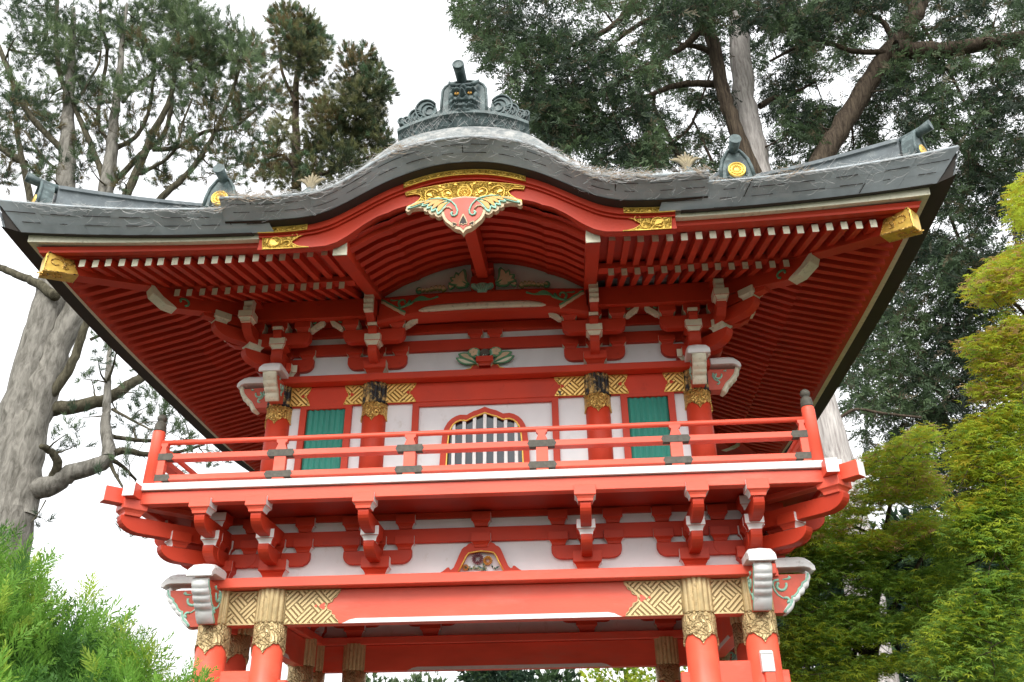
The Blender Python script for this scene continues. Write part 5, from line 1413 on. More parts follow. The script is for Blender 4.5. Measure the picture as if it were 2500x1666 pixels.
# ---- many-stemmed pine on the left
T = Tree(6.0); TL = Tree(6.0); pine = empty('pine_tree', 'tall many-stemmed grey pine left of the gate, its thick leaning trunk beside the balcony', 'tree', tuple(at(20, 1900, 6.0) * np.array([1, 1, 0])))
for px, a, b in (
    ([(-30, 1700), (5, 1400), (28, 1190), (54, 1000), (100, 820), (128, 712)], 62, 32), ([(127, 716), (148, 600), (162, 450), (165, 328), (168, 230), (176, 130), (180, 20)], 32.5, 4),
    ([(40, 1260), (72, 1080), (102, 960), (137, 857), (187, 754), (215, 690), (245, 560), (265, 432), (274, 357), (280, 283), (292, 179), (298, 104), (310, 10)], 42, 3),
    ([(230, 660), (290, 520), (322, 447), (372, 328), (405, 268), (423, 209), (428, 130), (440, 40)], 13, 3), ([(300, 600), (380, 500), (417, 462), (465, 417), (506, 357), (536, 298), (572, 209), (590, 150)], 10, 3),
    ([(262, 470), (256, 447), (229, 372), (191, 283), (149, 194), (137, 89), (140, 0)], 8, 4), ([(158, 380), (152, 366), (74, 283), (36, 209), (-5, 110)], 8, 5), ([(90, 560), (66, 447), (45, 343), (38, 290)], 9, 4), ([(62, 400), (0, 360), (-40, 340)], 8, 7),
    ([(270, 460), (283, 441), (343, 378), (396, 334), (417, 268), (420, 200)], 8, 4), ([(276, 365), (328, 337), (360, 283), (375, 194), (380, 140)], 6, 2.5), ([(340, 425), (396, 396), (430, 360), (447, 298), (470, 240)], 5, 2),
    ([(372, 365), (432, 360), (500, 322), (566, 313), (625, 268), (650, 240)], 6, 2.5), ([(274, 357), (240, 300), (250, 209), (262, 119), (247, 60), (245, 0)], 5, 3), ([(179, 262), (214, 203), (238, 164), (247, 125)], 4, 2), ([(300, 250), (330, 215), (375, 175)], 4, 2),
    ([(85, 1000), (135, 998), (207, 990), (270, 969), (323, 936), (357, 915), (420, 900)], 19, 9), ([(35, 1230), (70, 1200), (124, 1185), (174, 1156), (249, 1131), (265, 1106), (257, 1044), (261, 990), (265, 899), (270, 830)], 30, 4), ([(262, 1106), (315, 1102), (352, 1110), (420, 1108), (500, 1085)], 10, 3), ([(262, 1065), (300, 1070), (357, 1077), (400, 1070)], 6, 4), ([(268, 1120), (300, 1140), (332, 1172)], 6, 3), ([(266, 1125), (285, 1165), (300, 1190)], 5, 2.5),
    ([(100, 985), (140, 945), (178, 882), (199, 824), (220, 774), (260, 770)], 13, 7), ([(-40, 640), (0, 654), (50, 675), (95, 695), (135, 725)], 6, 12), ([(125, 1180), (140, 1130), (120, 1100), (100, 1090)], 12, 6), ([(112, 1222), (95, 1251), (75, 1276)], 1.6, 1.0), ([(220, 830), (260, 815), (300, 830)], 4, 2), ([(275, 1000), (330, 1030), (370, 1050)], 4, 2), ([(20, 120), (60, 130), (100, 132)], 3, 2), ([(165, 420), (120, 400), (60, 320)], 4, 2)):
    (T if a > 28 else TL).limb(px, a, b, 6.0, dy=0 if a > 28 else rng.uniform(-.8, .8))
T.nodes += TL.nodes; TRK = T.wood; T.wood = TL.wood
def pine_blobs(T, L, dens, Yj, nl=22, ln=.15, wd=.014, axis_up=.7):
    for (u, v, r, kinds, dn) in L:
        c0 = at(u, v, T.Y + rng.uniform(-Yj, Yj)); s_ = pxm(c0); R_ = r * s_
        T.twig_to(c0, .008, -.05)
        nt = max(2, int(dens * dn * (R_ / .3) ** 2))
        for i in range(nt):
            p = rng.normal(0, 1, 3); p /= np.linalg.norm(p); p = c0 + p * R_ * rng.uniform(.25, 1) ** .6 * np.array([1, 1.3, 1])
            if rng.random() < .5: T.wlimb([c0 + (p - c0) * .1, (c0 + p) / 2 - np.array([0, 0, .03]), p], .006, .003, 3, .2, False)
            ax = (p - c0) / R_ + np.array([0, 0, axis_up]) + rng.normal(0, .25, 3)
            k = kinds[int(rng.integers(0, len(kinds)))]
            for j in range(3): T.needles(p + ax * .05 * j, nl // 2, ln, wd, k, ax, .75)
g, pg, ru, dk = 0, 1, 2, 3
BL = [(20, 25, 38, (g, dk), 1), (65, 15, 42, (g, dk), 1), (115, 30, 38, (g, dk), 1), (45, 85, 34, (g, dk), .8), (120, 85, 32, (g,), .8), (160, 25, 40, (g, dk), 1), (178, 75, 32, (pg, g), 1.5), (190, 108, 34, (pg, g), 1.5), (215, 125, 24, (g, ru), 1), (235, 30, 40, (g, dk), 1), (290, 40, 40, (g, dk), 1), (335, 55, 38, (g, pg), 1.2), (315, 85, 36, (pg, g), 1.2), (350, 110, 30, (g, ru), 1),
      (395, 15, 50, (g, pg), 1.5), (440, 20, 52, (g, pg), 1.6), (480, 45, 48, (g, pg), 1.5), (430, 70, 50, (pg, g), 1.7), (470, 95, 48, (pg, g), 1.7), (515, 75, 36, (g, dk), 1.5), (505, 115, 42, (g, pg), 1.6), (425, 120, 44, (g, pg), 1.4), (460, 145, 48, (g, ru), 1.4), (500, 155, 46, (pg, g), 1.5), (540, 145, 36, (g, dk), 1.4), (535, 180, 40, (g, pg), 1.2), (410, 160, 36, (g,), 1), (565, 120, 26, (g,), 1.2), (582, 85, 18, (g, dk), 1.2), (600, 105, 32, (g, pg), 1.4), (585, 145, 40, (pg, g), 1.5), (620, 130, 28, (g, ru), 1.3), (640, 130, 26, (ru, dk), 1.4), (655, 160, 26, (ru, dk), 1.4), (600, 190, 42, (g, ru), 1.2), (640, 205, 40, (ru, g), 1.3), (615, 235, 40, (ru, g), 1), (655, 245, 32, (ru, dk), 1.2), (565, 215, 36, (g,), .9), (505, 205, 38, (g,), .8), (460, 200, 40, (g, ru), .8),
      (375, 30, 36, (g, dk), 1), (0, 205, 26, (g,), .7), (10, 175, 22, (g,), .7), (110, 262, 30, (g,), .7), (45, 300, 26, (g, dk), .6), (210, 265, 26, (g, dk), .7), (130, 295, 26, (g, dk), .5), (150, 150, 26, (g,), .4), (235, 235, 26, (g,), .5), (345, 190, 40, (g, ru), .5), (320, 250, 36, (g,), .35), (480, 255, 46, (g,), .4), (525, 290, 34, (ru, g), .8), (560, 300, 28, (g, ru), .7), (590, 270, 30, (g, ru), .8), (450, 330, 40, (g,), .4), (400, 395, 40, (g,), .35), (520, 380, 46, (g, ru), .4), (590, 345, 40, (g, ru), .45), (340, 330, 34, (g,), .3), (100, 400, 30, (g,), .35), (230, 320, 30, (g, dk), .5), (295, 130, 26, (g, dk), .6), (360, 150, 30, (g, ru), .7), (70, 160, 26, (g,), .4), (40, 250, 22, (g,), .4), (200, 400, 30, (g,), .4), (470, 400, 34, (g, ru), .5), (550, 430, 34, (ru, g), .7), (600, 420, 30, (ru, g), .8), (580, 470, 26, (g, ru), .7), (90, 330, 24, (g, dk), .5), (20, 400, 26, (g,), .4),
      (265, 850, 36, (dk, g), .6), (290, 835, 30, (dk, g), .6), (240, 880, 30, (dk,), .6), (310, 885, 34, (dk, g), .6), (225, 930, 24, (dk, g), .6), (205, 925, 20, (dk, g), .6), (330, 960, 32, (dk, g), .6), (350, 1005, 34, (dk, g), .7), (385, 985, 40, (dk, g), .8), (410, 1030, 42, (g, dk), 1.1), (430, 1000, 30, (g, dk), 1), (440, 1070, 36, (g, dk), 1), (330, 1040, 28, (dk,), .6), (300, 1020, 24, (dk,), .5), (200, 1020, 22, (dk, g), .7), (165, 1060, 28, (dk, g), .9), (190, 1085, 22, (dk, g), .9), (300, 1120, 28, (dk, g), .7), (320, 1090, 22, (dk,), .6), (250, 1165, 18, (dk,), .5), (310, 1145, 20, (dk, g), .6), (480, 1105, 28, (dk, g), .7), (520, 1125, 26, (dk, g), .7), (440, 1130, 24, (dk, g), .7), (545, 1125, 14, (dk,), .6), (90, 1280, 18, (dk,), .8), (110, 1270, 16, (dk,), .8), (320, 1285, 16, (dk,), .8), (345, 1305, 14, (dk,), .8), (310, 1300, 14, (dk,), .8), (130, 1095, 20, (dk, g), .7), (370, 1090, 24, (dk, g), .6), (400, 1110, 26, (dk, g), .7)]
for i in range(90):
    u, v = rng.uniform(-10, 640), rng.uniform(-20, 430)
    if v < 10 + max(0, u - 480) * .5 or (u > 560 and v < 120): continue
    BL.append((u, v, rng.uniform(22, 36), (g, g, dk, ru) if v > 250 or u > 480 else (g, pg, dk), .75 if u > 300 and v < 260 else .5))
for i in range(170):
    u, v = rng.uniform(-10, 640), rng.uniform(60, 450)
    if v < 20 + max(0, u - 480) * .6: continue
    BL.append((u, v, rng.uniform(10, 19), (g, dk, ru) if v > 230 else (g, pg), 2.2))
pine_blobs(T, BL, 17, .9, 24, .155, .0125)
T.trunk('branches', BARKM, pine); T.wood = TRK; T.trunk('trunk', BARKG, pine); T.crown('crown', PINE, pine)

# ---- rusty-tipped conifer behind the gable
T = Tree(15.0); con = empty('conifer_tree', 'dense olive conifer with rusty tips behind the roof left of the demon ridge tile', 'tree', tuple(at(735, 1800, 15.0) * np.array([1, 1, 0])))
for px, a, b in (([(745, 1600), (738, 900), (724, 450), (722, 330), (722, 220), (730, 150), (730, 60)], 20, 4), ([(722, 380), (780, 350), (830, 300), (870, 240), (890, 170)], 8, 3), ([(724, 420), (690, 380), (650, 390)], 5, 3), ([(722, 250), (690, 180), (680, 100)], 5, 3), ([(724, 440), (800, 420), (880, 390), (930, 380)], 6, 3), ([(722, 300), (690, 290), (670, 270)], 4, 2)): T.limb(px, a, b, dy=rng.uniform(-1, 1))
o_, gn, rs, dn_, li = 0, 1, 2, 3, 4
BL = [(715, 55, 42, (gn, rs, o_), 1.6), (680, 55, 26, (gn, rs), 1.5), (750, 70, 38, (gn, dn_, o_), 1.6), (700, 95, 42, (rs, o_, gn), 1.6), (750, 105, 40, (dn_, o_), 1.6), (775, 85, 20, (gn, dn_), 1.4), (735, 135, 44, (o_, dn_), 1.5), (785, 125, 28, (gn, o_, li), 1.5), (800, 110, 18, (gn,), 1.2), (760, 150, 34, (dn_, o_), 1.3), (700, 140, 28, (dn_,), 1), (850, 135, 24, (rs, gn), 1.6), (890, 140, 28, (gn, rs, dn_), 1.6), (870, 175, 40, (dn_, rs), 1.6), (920, 175, 28, (dn_, gn), 1.5), (915, 210, 40, (gn, dn_, o_), 1.6), (945, 225, 24, (gn, dn_), 1.4), (935, 245, 22, (dn_,), 1.4), (890, 245, 44, (o_, dn_, li), 1.6), (860, 225, 36, (o_, dn_, li), 1.4), (870, 290, 46, (dn_, o_), 1.5), (905, 300, 34, (dn_, o_), 1.5), (840, 335, 46, (gn, o_), 1.5), (890, 345, 36, (gn, o_, li), 1.4), (930, 330, 26, (gn, dn_), 1.4), (945, 355, 20, (dn_,), 1.2), (800, 290, 40, (o_, rs), 1.3), (760, 265, 30, (rs, o_), 1.3), (790, 200, 28, (o_, dn_), .8), (755, 180, 26, (gn, rs), 1.4), (820, 240, 36, (o_, dn_, li), 1), (700, 310, 32, (o_, li), .9), (680, 330, 26, (gn, o_, li), .9), (655, 390, 34, (rs, gn), 1.4), (625, 400, 26, (rs, gn), 1.2), (690, 405, 26, (gn, rs), 1.2), (645, 445, 26, (o_, rs), .9), (780, 350, 38, (o_, dn_), 1), (850, 395, 38, (o_, dn_), 1.1), (915, 390, 26, (o_,), 1), (760, 400, 46, (dn_, o_), .7), (700, 430, 38, (o_, li), .9), (810, 420, 34, (dn_, o_), .8), (760, 320, 26, (o_,), .7), (820, 370, 40, (dn_, o_), 1.1), (735, 210, 20, (li, o_), .7), (780, 440, 40, (dn_, o_), 1), (880, 430, 36, (o_, dn_), 1)]
P_ = [(650, 330), (700, 170), (780, 150), (830, 160), (940, 210), (950, 390), (860, 450), (640, 470)]
for i in range(34):
    u, v = rng.uniform(640, 950), rng.uniform(150, 470)
    if inpoly(u, v, P_): BL.append((u, v, rng.uniform(18, 32), (o_, gn, rs, dn_, o_), .9))
pine_blobs(T, BL, 20, 1.2, 24, .20, .020, .5)
T.trunk('trunk', BARKD, con); T.crown('crown', OLIVE, con)

# ---- big cypress behind the gate on the right
T = Tree(10.0); cyp = empty('cypress_tree', 'huge dark cypress with a pale stringy trunk rising behind the right half of the roof', 'tree', tuple(at(2150, 1900, 10.0) * np.array([1, 1, 0])))
base = at(2000, 1000, 10.0)
for px, a, b in (([(2180, 1900), (2140, 1640), (2066, 1220), (2008, 1020), (1930, 720), (1858, 430), (1830, 310), (1812, 200), (1806, 90), (1800, -20)], 46, 21),):
    T.limb(px, a, b, n=14)
TD = Tree(9.3)
for px, a, b, Y in (
    ([(1900, 620), (1850, 450), (1818, 370), (1783, 280), (1760, 200), (1745, 120), (1727, 60), (1710, 20), (1690, -30)], 20, 14, 9.2), ([(1725, 60), (1660, 120), (1560, 170), (1480, 220)], 10, 3, 8.6), ([(1900, 640), (1990, 420), (2060, 300), (2130, 190), (2190, 105), (2225, 50), (2265, -30)], 30, 17, 9.0), ([(2185, 120), (2290, 125), (2400, 108), (2560, 85)], 20, 14, 8.6), ([(2180, 95), (2150, 50), (2085, 25), (2000, -20)], 7, 4, 9.0),
    ([(2160, 128), (2080, 125), (2020, 105), (1960, 110), (1880, 150)], 7, 3, 8.8), ([(1772, 205), (1690, 205), (1630, 215), (1560, 250), (1500, 300)], 10, 4, 9.4), ([(1762, 150), (1720, 120), (1660, 108)], 9, 5, 9.2), ([(1690, 440), (1640, 350), (1600, 270), (1596, 235)], 9, 4, 10.5), ([(1660, 430), (1600, 380), (1520, 360), (1450, 400)], 7, 3, 10.5), ([(1640, 350), (1690, 300), (1740, 160)], 5, 2, 10.2), ([(1855, 260), (1890, 240), (1925, 235), (1990, 200)], 8, 3, 10.0), ([(1740, 400), (1710, 330), (1690, 290)], 4, 2, 10), ([(2250, 60), (2330, 200), (2390, 330)], 4, 2, 9), ([(2300, 470), (2360, 620), (2480, 760)], 4, 3, 11), ([(2050, 1020), (2090, 1000), (2160, 1010), (2250, 1020)], 4, 3, 10), ([(2290, 1000), (2330, 1090), (2370, 1180)], 12, 14, 13), ([(2200, 880), (2290, 950), (2340, 1000)], 8, 10, 13), ([(1560, -20), (1500, 60), (1400, 110), (1290, 130), (1200, 120)], 9, 2, 8.5), ([(1700, 20), (1560, 60), (1420, 180), (1350, 260)], 8, 2, 8.2), ([(2040, 620), (2180, 640), (2330, 610)], 5, 2, 11), ([(2100, 820), (2200, 780), (2350, 800)], 5, 2, 12), ([(2300, 300), (2400, 420), (2520, 470)], 7, 4, 10)):
    TD.limb(px, a, b, Y, dy=rng.uniform(-.5, .5), n=10)
TD.nodes = T.nodes + TD.nodes
# leafy zones: photo outline, depth range, sprays, sky gaps
def noise2(u, v, s, seed):
    r_ = np.random.default_rng(seed); out = 0
    for k in range(5):
        a, b, p = r_.normal(0, 1, 3); out += math.sin(u / s * a * 2.2 + v / s * b * 2.2 + p * 6)
    return out / 5
ZN = [([(1112, -30), (1103, 62), (1135, 60), (1150, 95), (1165, 130), (1178, 172), (1222, 172), (1232, 215), (1245, 235), (1290, 240), (1305, 300), (1380, 300), (1420, 250), (1560, 230), (1640, 120), (1700, -30)], 6.5, 10, 5200, .03, 30),
      ([(1270, 230), (1275, 275), (1310, 330), (1390, 372), (1470, 408), (1560, 425), (1640, 395), (1600, 300), (1560, 220), (1420, 220)], 7.0, 10, 3500, -.04, 30),
      ([(1560, 90), (1600, 420), (1760, 430), (1800, 300), (1770, 120), (1700, 0)], 9.5, 13, 1700, .16, 26),
      ([(1640, -30), (1700, 60), (1740, 90), (1850, 60), (1980, 130), (2120, 70), (2200, -30)], 7.5, 10, 3200, -.04, 30),
      ([(1820, 100), (1880, 300), (1910, 430), (2100, 420), (2250, 330), (2200, 90), (2000, 90)], 10, 13, 3000, .12, 26),
      ([(1900, 230), (1910, 330), (1990, 350), (2010, 260)], 8.5, 10, 500, -.2, 30),
      ([(2180, -30), (2160, 200), (2200, 360), (2380, 370), (2520, 340), (2520, -30)], 8, 11, 4000, .08, 28),
      ([(2330, 350), (2300, 470), (2250, 600), (2330, 720), (2520, 700), (2520, 320)], 9, 12, 2500, .0, 30),
      ([(2240, 560), (2150, 750), (2060, 900), (2060, 1010), (2240, 1010), (2440, 960), (2480, 650)], 10, 14, 5200, .03, 26),
      ([(2090, 1060), (2130, 1130), (2250, 1240), (2420, 1220), (2400, 960), (2240, 980)], 12, 15, 2200, .02, 26),
      ([(1290, 60), (1300, 330), (1480, 420), (1760, 430), (2080, 420), (2260, 350), (2330, 500), (2060, 880), (2075, 1010), (2300, 1180), (2520, 1100), (2520, -30), (1500, -30)], 13, 17, 3400, .12, 20)]
for zi, (P, y0, y1, n, gap, sc) in enumerate(ZN):
    us = [p[0] for p in P]; vs = [p[1] for p in P]; cnt = 0; tries = 0
    while cnt < n and tries < n * 12:
        tries += 1
        u, v = rng.uniform(min(us), max(us)), rng.uniform(min(vs), max(vs))
        if not inpoly(u, v, P) or noise2(u, v, sc, zi) < gap - .12 + rng.normal(0, .10): continue
        f = rng.random(); c = at(u, v, y0 + (y1 - y0) * f); cnt += 1
        tone = noise2(u, v, 70, 50 + zi) + rng.normal(0, .25)
        k = 1 if tone > .32 else (2 if tone < -.18 else 0)
        if rng.random() < .07: k = 3
        d = rng.normal(0, 1, 3); d[2] = d[2] * .5 - .25
        T.spray(c, d, rng.uniform(.22, .38), .034, 13, k, .3)
        if rng.random() < .03: TD.twig_to(c, .009, .05)
        elif rng.random() < .12:
            e_ = c - d / np.linalg.norm(d) * rng.uniform(.2, .5); TD.wlimb([e_, (e_ + c) / 2 + rng.normal(0, .03, 3), c], .007, .004, 3, .2, False)
T.trunk('trunk', BARKW, cyp)
o = TD.trunk('limbs', BARKD, cyp); T.crown('crown', CYP, cyp)
L_ = Tree(8.0)
for u, v, h in ((1432, 222, 50), (1424, 236, 20), (1440, 225, 25)):
    for i in range(60):
        a = at(u + rng.normal(0, 5), v + rng.uniform(0, h), 7.6)
        L_.needles(a, 5, .09, .03, 0, (0, 0, -1), .35)
L_.crown('hanging_lichen', [leafmat('pale_lichen', (.42, .42, .26))], cyp)

# ---- maples on the right
MAP = [leafmat('green_maple_leaves', (0.25, 0.39, 0.060), .2, .6), leafmat('deep_green_maple_leaves', (0.16, 0.29, 0.055), .2, .6), leafmat('yellow_green_maple_leaves', (0.42, 0.50, 0.050), .2, .6), leafmat('amber_maple_leaves', (.45, .38, .035), .2, .55), leafmat('coral_maple_leaves', (.48, .32, .14), .2, .4)]
def maple_leaf(T, c, nrm, sz, mi):
    nrm = np.asarray(nrm, float); nrm /= np.linalg.norm(nrm); a = np.cross(nrm, rng.normal(0, 1, 3)); a /= np.linalg.norm(a) + 1e-9; b = np.cross(nrm, a)
    V = []
    for k in range(5):
        an = R(-100 + 50 * k); l = sz * (.72, .95, 1.1, .95, .72)[k]
        tipp = c + (a * math.cos(an) + b * math.sin(an)) * l - nrm * l * .22
        w_ = R(15); q = c + (a * math.cos(an - w_) + b * math.sin(an - w_)) * l * .42; q2 = c + (a * math.cos(an + w_) + b * math.sin(an + w_)) * l * .42
        V += [c, q, tipp, c, tipp, q2]
    T.tri.append(np.array(V)); T.tmi.append(np.full(10, mi))
def maple(T, zones, sz):
    for P, y0, y1, n, gap, sc, pal in zones:
        us = [p[0] for p in P]; vs = [p[1] for p in P]; v0, v1 = min(vs), max(vs); cnt = 0; tries = 0; sd_ = int(P[0][0] + P[0][1]) % 997
        while cnt < n and tries < n * 15:
            tries += 1
            u, v = rng.uniform(min(us), max(us)), rng.uniform(v0, v1)
            nz = noise2(u * .55, v * 1.9, sc, sd_)
            if not inpoly(u, v, P) or nz < gap + rng.normal(0, .08): continue
            cnt += 1; c = at(u, v, y0 + (y1 - y0) * rng.random())
            for j in range(3):
                cc = c + rng.normal(0, .07, 3) * np.array([1, 1, .35])
                q = rng.random() + .35 * nz
                k = pal[min(len(pal) - 1, max(0, int(q * len(pal))))]
                maple_leaf(T, cc, (rng.normal(0, .35), rng.normal(-.25, .35), 1), sz * rng.uniform(.7, 1.2), k)
            if rng.random() < .05: T.twig_to(c, .005, .04)
T = Tree(2.5); mp = empty('maple_tree', 'green and amber Japanese maple standing right behind the gate’s right-hand columns', 'tree', tuple(at(2150, 2000, 2.5) * np.array([1, 1, 0])))
mp['label'] = 'small green maple with amber tips close behind the right-hand red columns'
for px, a, b in (([(2140, 2000), (2130, 1640), (2120, 1560), (2150, 1400), (2160, 1300)], 14, 8), ([(2120, 1600), (2060, 1560), (1960, 1520), (1925, 1450), (1900, 1400)], 9, 4), ([(2130, 1620), (2160, 1520), (2230, 1400), (2280, 1300)], 8, 3), ([(2155, 1350), (2170, 1250), (2190, 1180), (2205, 1130), (2210, 1060)], 6, 2), ([(2160, 1320), (2060, 1280), (1980, 1300), (1930, 1320)], 4, 2), ([(2070, 1660), (2090, 1580), (2110, 1500)], 7, 5), ([(2150, 1400), (2240, 1340), (2330, 1320)], 4, 2)): T.limb(px, a, b, dy=rng.uniform(-.8, .8))
maple(T, [([(1975, 1250), (2020, 1230), (2100, 1190), (2110, 1120), (2180, 1080), (2250, 1040), (2290, 1060), (2260, 1140), (2310, 1200), (2250, 1240), (2330, 1310), (2250, 1330), (2100, 1350), (1960, 1350), (1915, 1380), (1930, 1300)], 1.2, 3.8, 3900, -0.20, 60, (0, 0, 0, 2, 2, 2, 2, 2, 3, 4)),
          ([(1920, 1370), (1960, 1330), (2330, 1310), (2380, 1420), (2300, 1520), (2200, 1560), (2000, 1560), (1910, 1500)], 1.2, 4.0, 4940, -0.24, 60, (1, 1, 0, 0, 0, 0, 2)),
          ([(1915, 1560), (1950, 1500), (2050, 1540), (2250, 1510), (2400, 1480), (2420, 1560), (2200, 1640), (2000, 1690), (1890, 1690)], 1.0, 3.5, 2860, -0.10, 55, (1, 0, 0, 2, 2))], .068)
T.trunk('trunk', BARKD, mp); T.crown('crown', MAP, mp)
T = Tree(.5); mp2 = empty('maple_tree', 'golden maple at the right edge, its layered branches reaching towards the roof corner', 'tree', tuple(at(2620, 2100, .5) * np.array([1, 1, 0])))
for px, a, b in (([(2620, 2100), (2600, 1660), (2560, 1300), (2540, 1000), (2530, 700)], 18, 5), ([(2580, 1400), (2480, 1250), (2380, 1150)], 7, 3), ([(2550, 1050), (2460, 900), (2380, 830)], 6, 2), ([(2540, 800), (2450, 720), (2390, 690)], 5, 2), ([(2590, 1600), (2460, 1500), (2350, 1480)], 7, 3), ([(2570, 1350), (2450, 1350), (2360, 1380)], 5, 2)): T.limb(px, a, b, dy=rng.uniform(-.6, .6))
maple(T, [([(2475, 460), (2470, 520), (2490, 560), (2520, 560), (2520, 420)], -.3, 1.0, 286, -0.52, 50, (2, 2, 2, 3)),
          ([(2370, 690), (2360, 710), (2400, 740), (2440, 760), (2470, 800), (2520, 820), (2520, 590), (2470, 610), (2420, 650)], -.3, 1.2, 1248, -0.32, 50, (0, 2, 2, 2, 3, 3, 4)),
          ([(2345, 840), (2380, 860), (2390, 900), (2370, 950), (2400, 980), (2470, 960), (2520, 980), (2520, 780), (2440, 800)], -.3, 1.2, 1612, -0.32, 50, (0, 2, 2, 2, 3, 3, 4)),
          ([(2360, 1030), (2330, 1080), (2340, 1150), (2320, 1180), (2330, 1240), (2400, 1250), (2520, 1240), (2520, 940), (2440, 1000)], -.4, 1.4, 3120, -0.32, 55, (0, 2, 2, 2, 3)),
          ([(2330, 1240), (2320, 1330), (2400, 1420), (2520, 1430), (2520, 1200), (2400, 1230)], -.4, 1.4, 2340, -0.32, 55, (1, 0, 0, 2, 2)),
          ([(2330, 1440), (2250, 1560), (2240, 1690), (2520, 1690), (2520, 1400), (2420, 1400)], -.4, 1.6, 3120, -0.27, 55, (1, 1, 0, 0, 2))], .062)
T.trunk('trunk', BARKD, mp2); T.crown('crown', MAP, mp2)

# ---- feathery conifer shrub in front, lower left
T = Tree(-3.5); sh = empty('conifer_shrub', 'bright green feathery conifer shrub in front of the gate’s left-hand columns', 'shrub', (-2.2, -3.4, 0))
sh['label'] = 'bright green feathery conifer shrub in front of the left-hand columns'
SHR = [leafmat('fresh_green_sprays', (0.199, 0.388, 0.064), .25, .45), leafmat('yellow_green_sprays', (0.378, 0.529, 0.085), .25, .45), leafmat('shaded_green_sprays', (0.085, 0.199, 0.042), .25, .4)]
MD = [((-2.85, -3.3, 1.6), (.75, .8, 1.62)), ((-2.4, -3.5, 1.5), (.6, .6, 1.52)), ((-2.0, -3.3, 1.4), (.5, .55, 1.38)), ((-1.6, -3.5, 1.3), (.45, .5, 1.2)), ((-1.25, -3.6, 1.2), (.38, .4, 1.08)), ((-.95, -3.6, 1.0), (.36, .4, 1.1)), ((-2.2, -4.0, 1.1), (.7, .5, 1.25)), ((-2.9, -4.1, 1.2), (.7, .5, 1.4))]
for c, r in MD:
    c = np.array(c); r = np.array(r); T.wlimb([np.array([c[0], c[1], 0]), c - np.array([.05, 0, .3]), c + np.array([0, 0, r[2] * .8])], .035, .01, 6)
    n = int(1000 * r[0] * r[2] / .6)
    for i in range(n):
        d = rng.normal(0, 1, 3); d /= np.linalg.norm(d)
        if d[2] < -.35: continue
        f = rng.uniform(.72, 1.0) if i % 4 else rng.uniform(.3, .75)
        p = c + d * r * f
        if p[2] < .1: continue
        ax = d * .8 + np.array([.1, 0, .75]) + rng.normal(0, .28, 3)
        tone = math.sin(p[0] * 7 + p[2] * 5) + math.sin(p[1] * 6 - p[2] * 8) + rng.normal(0, .6)
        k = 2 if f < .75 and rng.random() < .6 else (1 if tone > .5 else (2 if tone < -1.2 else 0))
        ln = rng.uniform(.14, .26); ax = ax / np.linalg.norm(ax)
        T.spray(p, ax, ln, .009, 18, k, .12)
        q = np.cross(ax, rng.normal(0, 1, 3)); q /= np.linalg.norm(q)
        for sg in (-1, 1):
            for h in (.25, .5): T.spray(p + ax * ln * h, ax * .8 + q * sg * .75, ln * .6, .008, 13, k, .1)
T.trunk('trunk', BARKD, sh); T.crown('crown', SHR, sh)

# ---- trees seen through the gateway and beyond it
BG = [leafmat('far_green_leaves', (0.081, 0.142, 0.061)), leafmat('far_pale_leaves', (0.176, 0.243, 0.121)), leafmat('far_dark_leaves', (0.034, 0.068, 0.041))]
def far_tree(label, u, Y, zt, rad, pal, n, sz, nm='garden_tree', zb=.5):
    p = at(u, 1650, Y); T = Tree(Y); g_ = empty(nm, label, 'tree', (p[0], p[1], 0), 'trees beyond the gateway')
    T.wlimb([np.array([p[0], Y, 0]), np.array([p[0] + .1, Y, zt * .45]), np.array([p[0] - .05, Y, zt * .85])], .16, .04, 8)
    for k in range(9):
        c = np.array([p[0] + rng.normal(0, rad * .5), Y + rng.normal(0, rad * .5), rng.uniform(zb + rad * .3, zt - rad * .35)]); T.twig_to(c, .02)
        rr = rad * rng.uniform(.4, .65)
        for i in range(n // 9):
            d = rng.normal(0, 1, 3); d /= np.linalg.norm(d)
            T.needles(c + d * rr * rng.uniform(.4, 1), 7, sz, sz * .45, pal[int(rng.integers(0, len(pal)))], d + np.array([0, 0, .3]), .9)
    T.trunk('trunk', BARKD, g_); T.crown('crown', BG + [MAP[2], MAP[0]], g_)
far_tree('pale green bushy tree seen low through the gateway, left of its middle', 980, 24, 6.0, 2.0, (1, 1, 0), 2200, .22)
far_tree('dark green tree seen low through the middle of the gateway', 1200, 30, 7.6, 2.8, (2, 0, 2), 2600, .3)
far_tree('dark green tree beyond the gateway, left of the yellow-green maple', 1370, 27, 7.0, 2.3, (2, 0), 2200, .3)
far_tree('yellow-green maple seen low through the gateway beside the rear right column', 1530, 16, 5.6, 1.8, (3, 3, 4), 3000, .12, 'maple_tree')
far_tree('grey-green bush seen between the paired left-hand columns', 690, 20, 5.4, 1.4, (1, 0), 1800, .2)
far_tree('dark evergreen behind the small green maple on the right', 2180, 15, 8.6, 3.2, (2, 2, 0), 7000, .26, 'evergreen_tree')
far_tree('dark evergreen behind the golden maple at the right edge', 2430, 13, 7.2, 2.8, (2, 2, 0), 6000, .26, 'evergreen_tree')
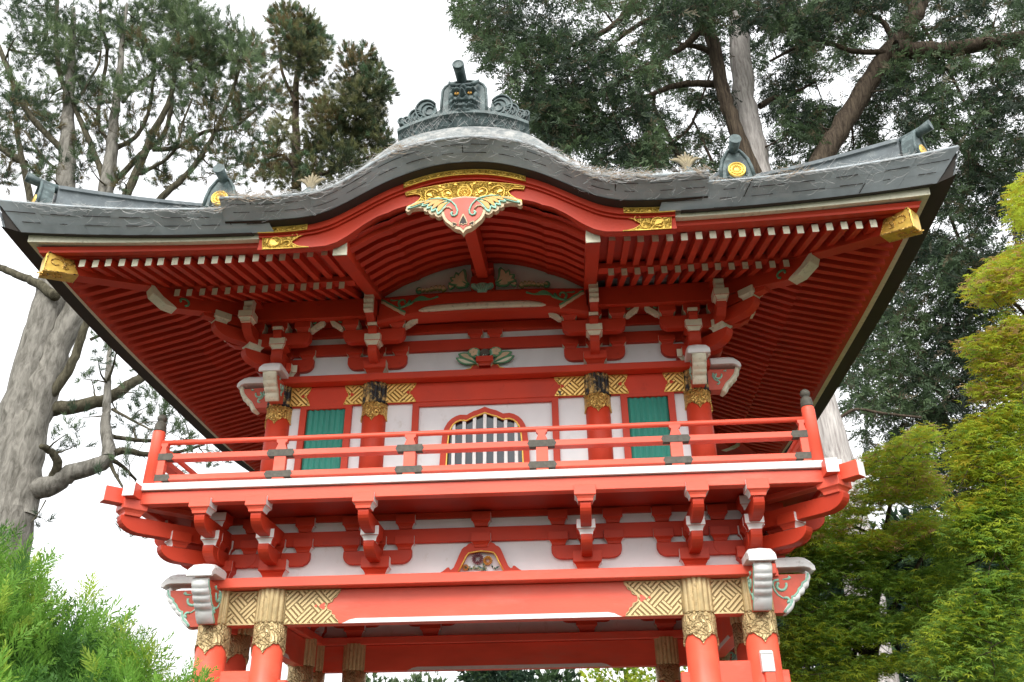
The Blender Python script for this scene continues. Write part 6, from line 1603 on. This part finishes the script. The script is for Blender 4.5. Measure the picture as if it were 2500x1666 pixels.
# ================================================================== cobwebs and fallen needles along the roof edge
def strands(name, label, cat, n, pick, ln, wd, m_, sag, kind='stuff'):
    V = []; F = []
    for i in range(n):
        p, d = pick(); L = ln * rng.uniform(.4, 1.4); k = 5; s_ = np.array([0, -.2, .98]) * wd * rng.uniform(.6, 1.3); o = len(V)
        bend = rng.normal(0, .35, 3)
        for j in range(k):
            f = j / (k - 1) - .5; q = p + d * L * f + bend * L * (f * f - .25) * .8 + np.array([0, 0, sag * L * (f * f - .25)])
            V += [q - s_ / 2, q + s_ / 2]
        for j in range(k - 1): F.append((o + 2 * j, o + 2 * j + 1, o + 2 * j + 3, o + 2 * j + 2))
    b = MB(); b.add(V, F); o = b.build(name, m_)
    return tag(o, label, cat, kind=kind)
WEB = mat('pale_cobweb', (.42, .42, .41), .9, var=.1, rand=0); NEED = mat('dry_fallen_needles', (.30, .23, .16), .8, var=.3, vscale=20, rand=0)
def on_edge(x):
    if abs(x) < 2.24: return np.array([x, -2.07, sm(KT, x) + .02])
    t = max(-4.45, min(4.45, x)); return np.array([t, -1.985, 6.64 + sori(4.49 - abs(t))])
def pick_web():
    r_ = rng.random()
    x = rng.normal(1.35, .35) if r_ < .30 else (rng.normal(-1.2, .5) if r_ < .45 else (rng.normal(0, .7) if r_ < .62 else rng.uniform(-4.3, 4.3)))
    p = on_edge(x) + np.array([0, -.015, rng.normal(-.01, .022)])
    if abs(x) < 2.2 and rng.random() < .4: p = p + np.array([0, .10, .13]) * rng.random()
    e = on_edge(x + .02) - on_edge(x - .02); e[1] = 0; e /= np.linalg.norm(e)
    d = e + rng.normal(0, .35, 3) * np.array([1, .25, 1]); return p, d / np.linalg.norm(d)
strands('roof_cobwebs', 'grey cobwebs strung along the copper roof edge and gable crest', 'cobwebs', 950, pick_web, .15, .0028, WEB, .5)
def pick_face():
    x = rng.uniform(-4.3, 4.3); p = on_edge(x); f = rng.random() ** 1.3
    if abs(x) < 2.24: p = np.array([x, -2.085 + .16 * f, sm(KT, x) - .13 * f])
    else: p = np.array([p[0], p[1] - .03 + .15 * f, p[2] - .14 * f])
    d = rng.normal(0, 1, 3) * np.array([1, .1, .9]); return p, d / np.linalg.norm(d)
strands('fascia_cobwebs', 'thin cobweb threads over the front face of the copper eave', 'cobwebs', 420, pick_face, .11, .0022, WEB, .3)
def pick_ned():
    c = (1.35, 1.62, 2.15, -2.15, -1.9, 2.95, -.55, 1.15)[int(rng.integers(0, 8))]
    x = rng.normal(c, .12); p = on_edge(x) + np.array([0, -.02, rng.normal(.0, .028)])
    d = rng.normal(0, 1, 3) * np.array([1, .3, .6]); return p, d / np.linalg.norm(d)
strands('fallen_needles', 'tufts of dry brown needles caught along the copper roof edge', 'needles', 330, pick_ned, .11, .0045, NEED, .2)
def pick_oni():
    x = rng.uniform(-.6, .6); z0 = 7.40 - .25 * x * x; p = np.array([x, -2.0 + rng.uniform(0, .05), z0 + rng.uniform(-.06, .26) * (1 if abs(x) > .2 else 1.6)])
    d = np.array([rng.normal(0, .5), -.15, 1]); return p, d / np.linalg.norm(d)
strands('crest_cobwebs', 'cobwebs hanging from the demon ridge tile to the roof below', 'cobwebs', 260, pick_oni, .15, .0028, WEB, 0)
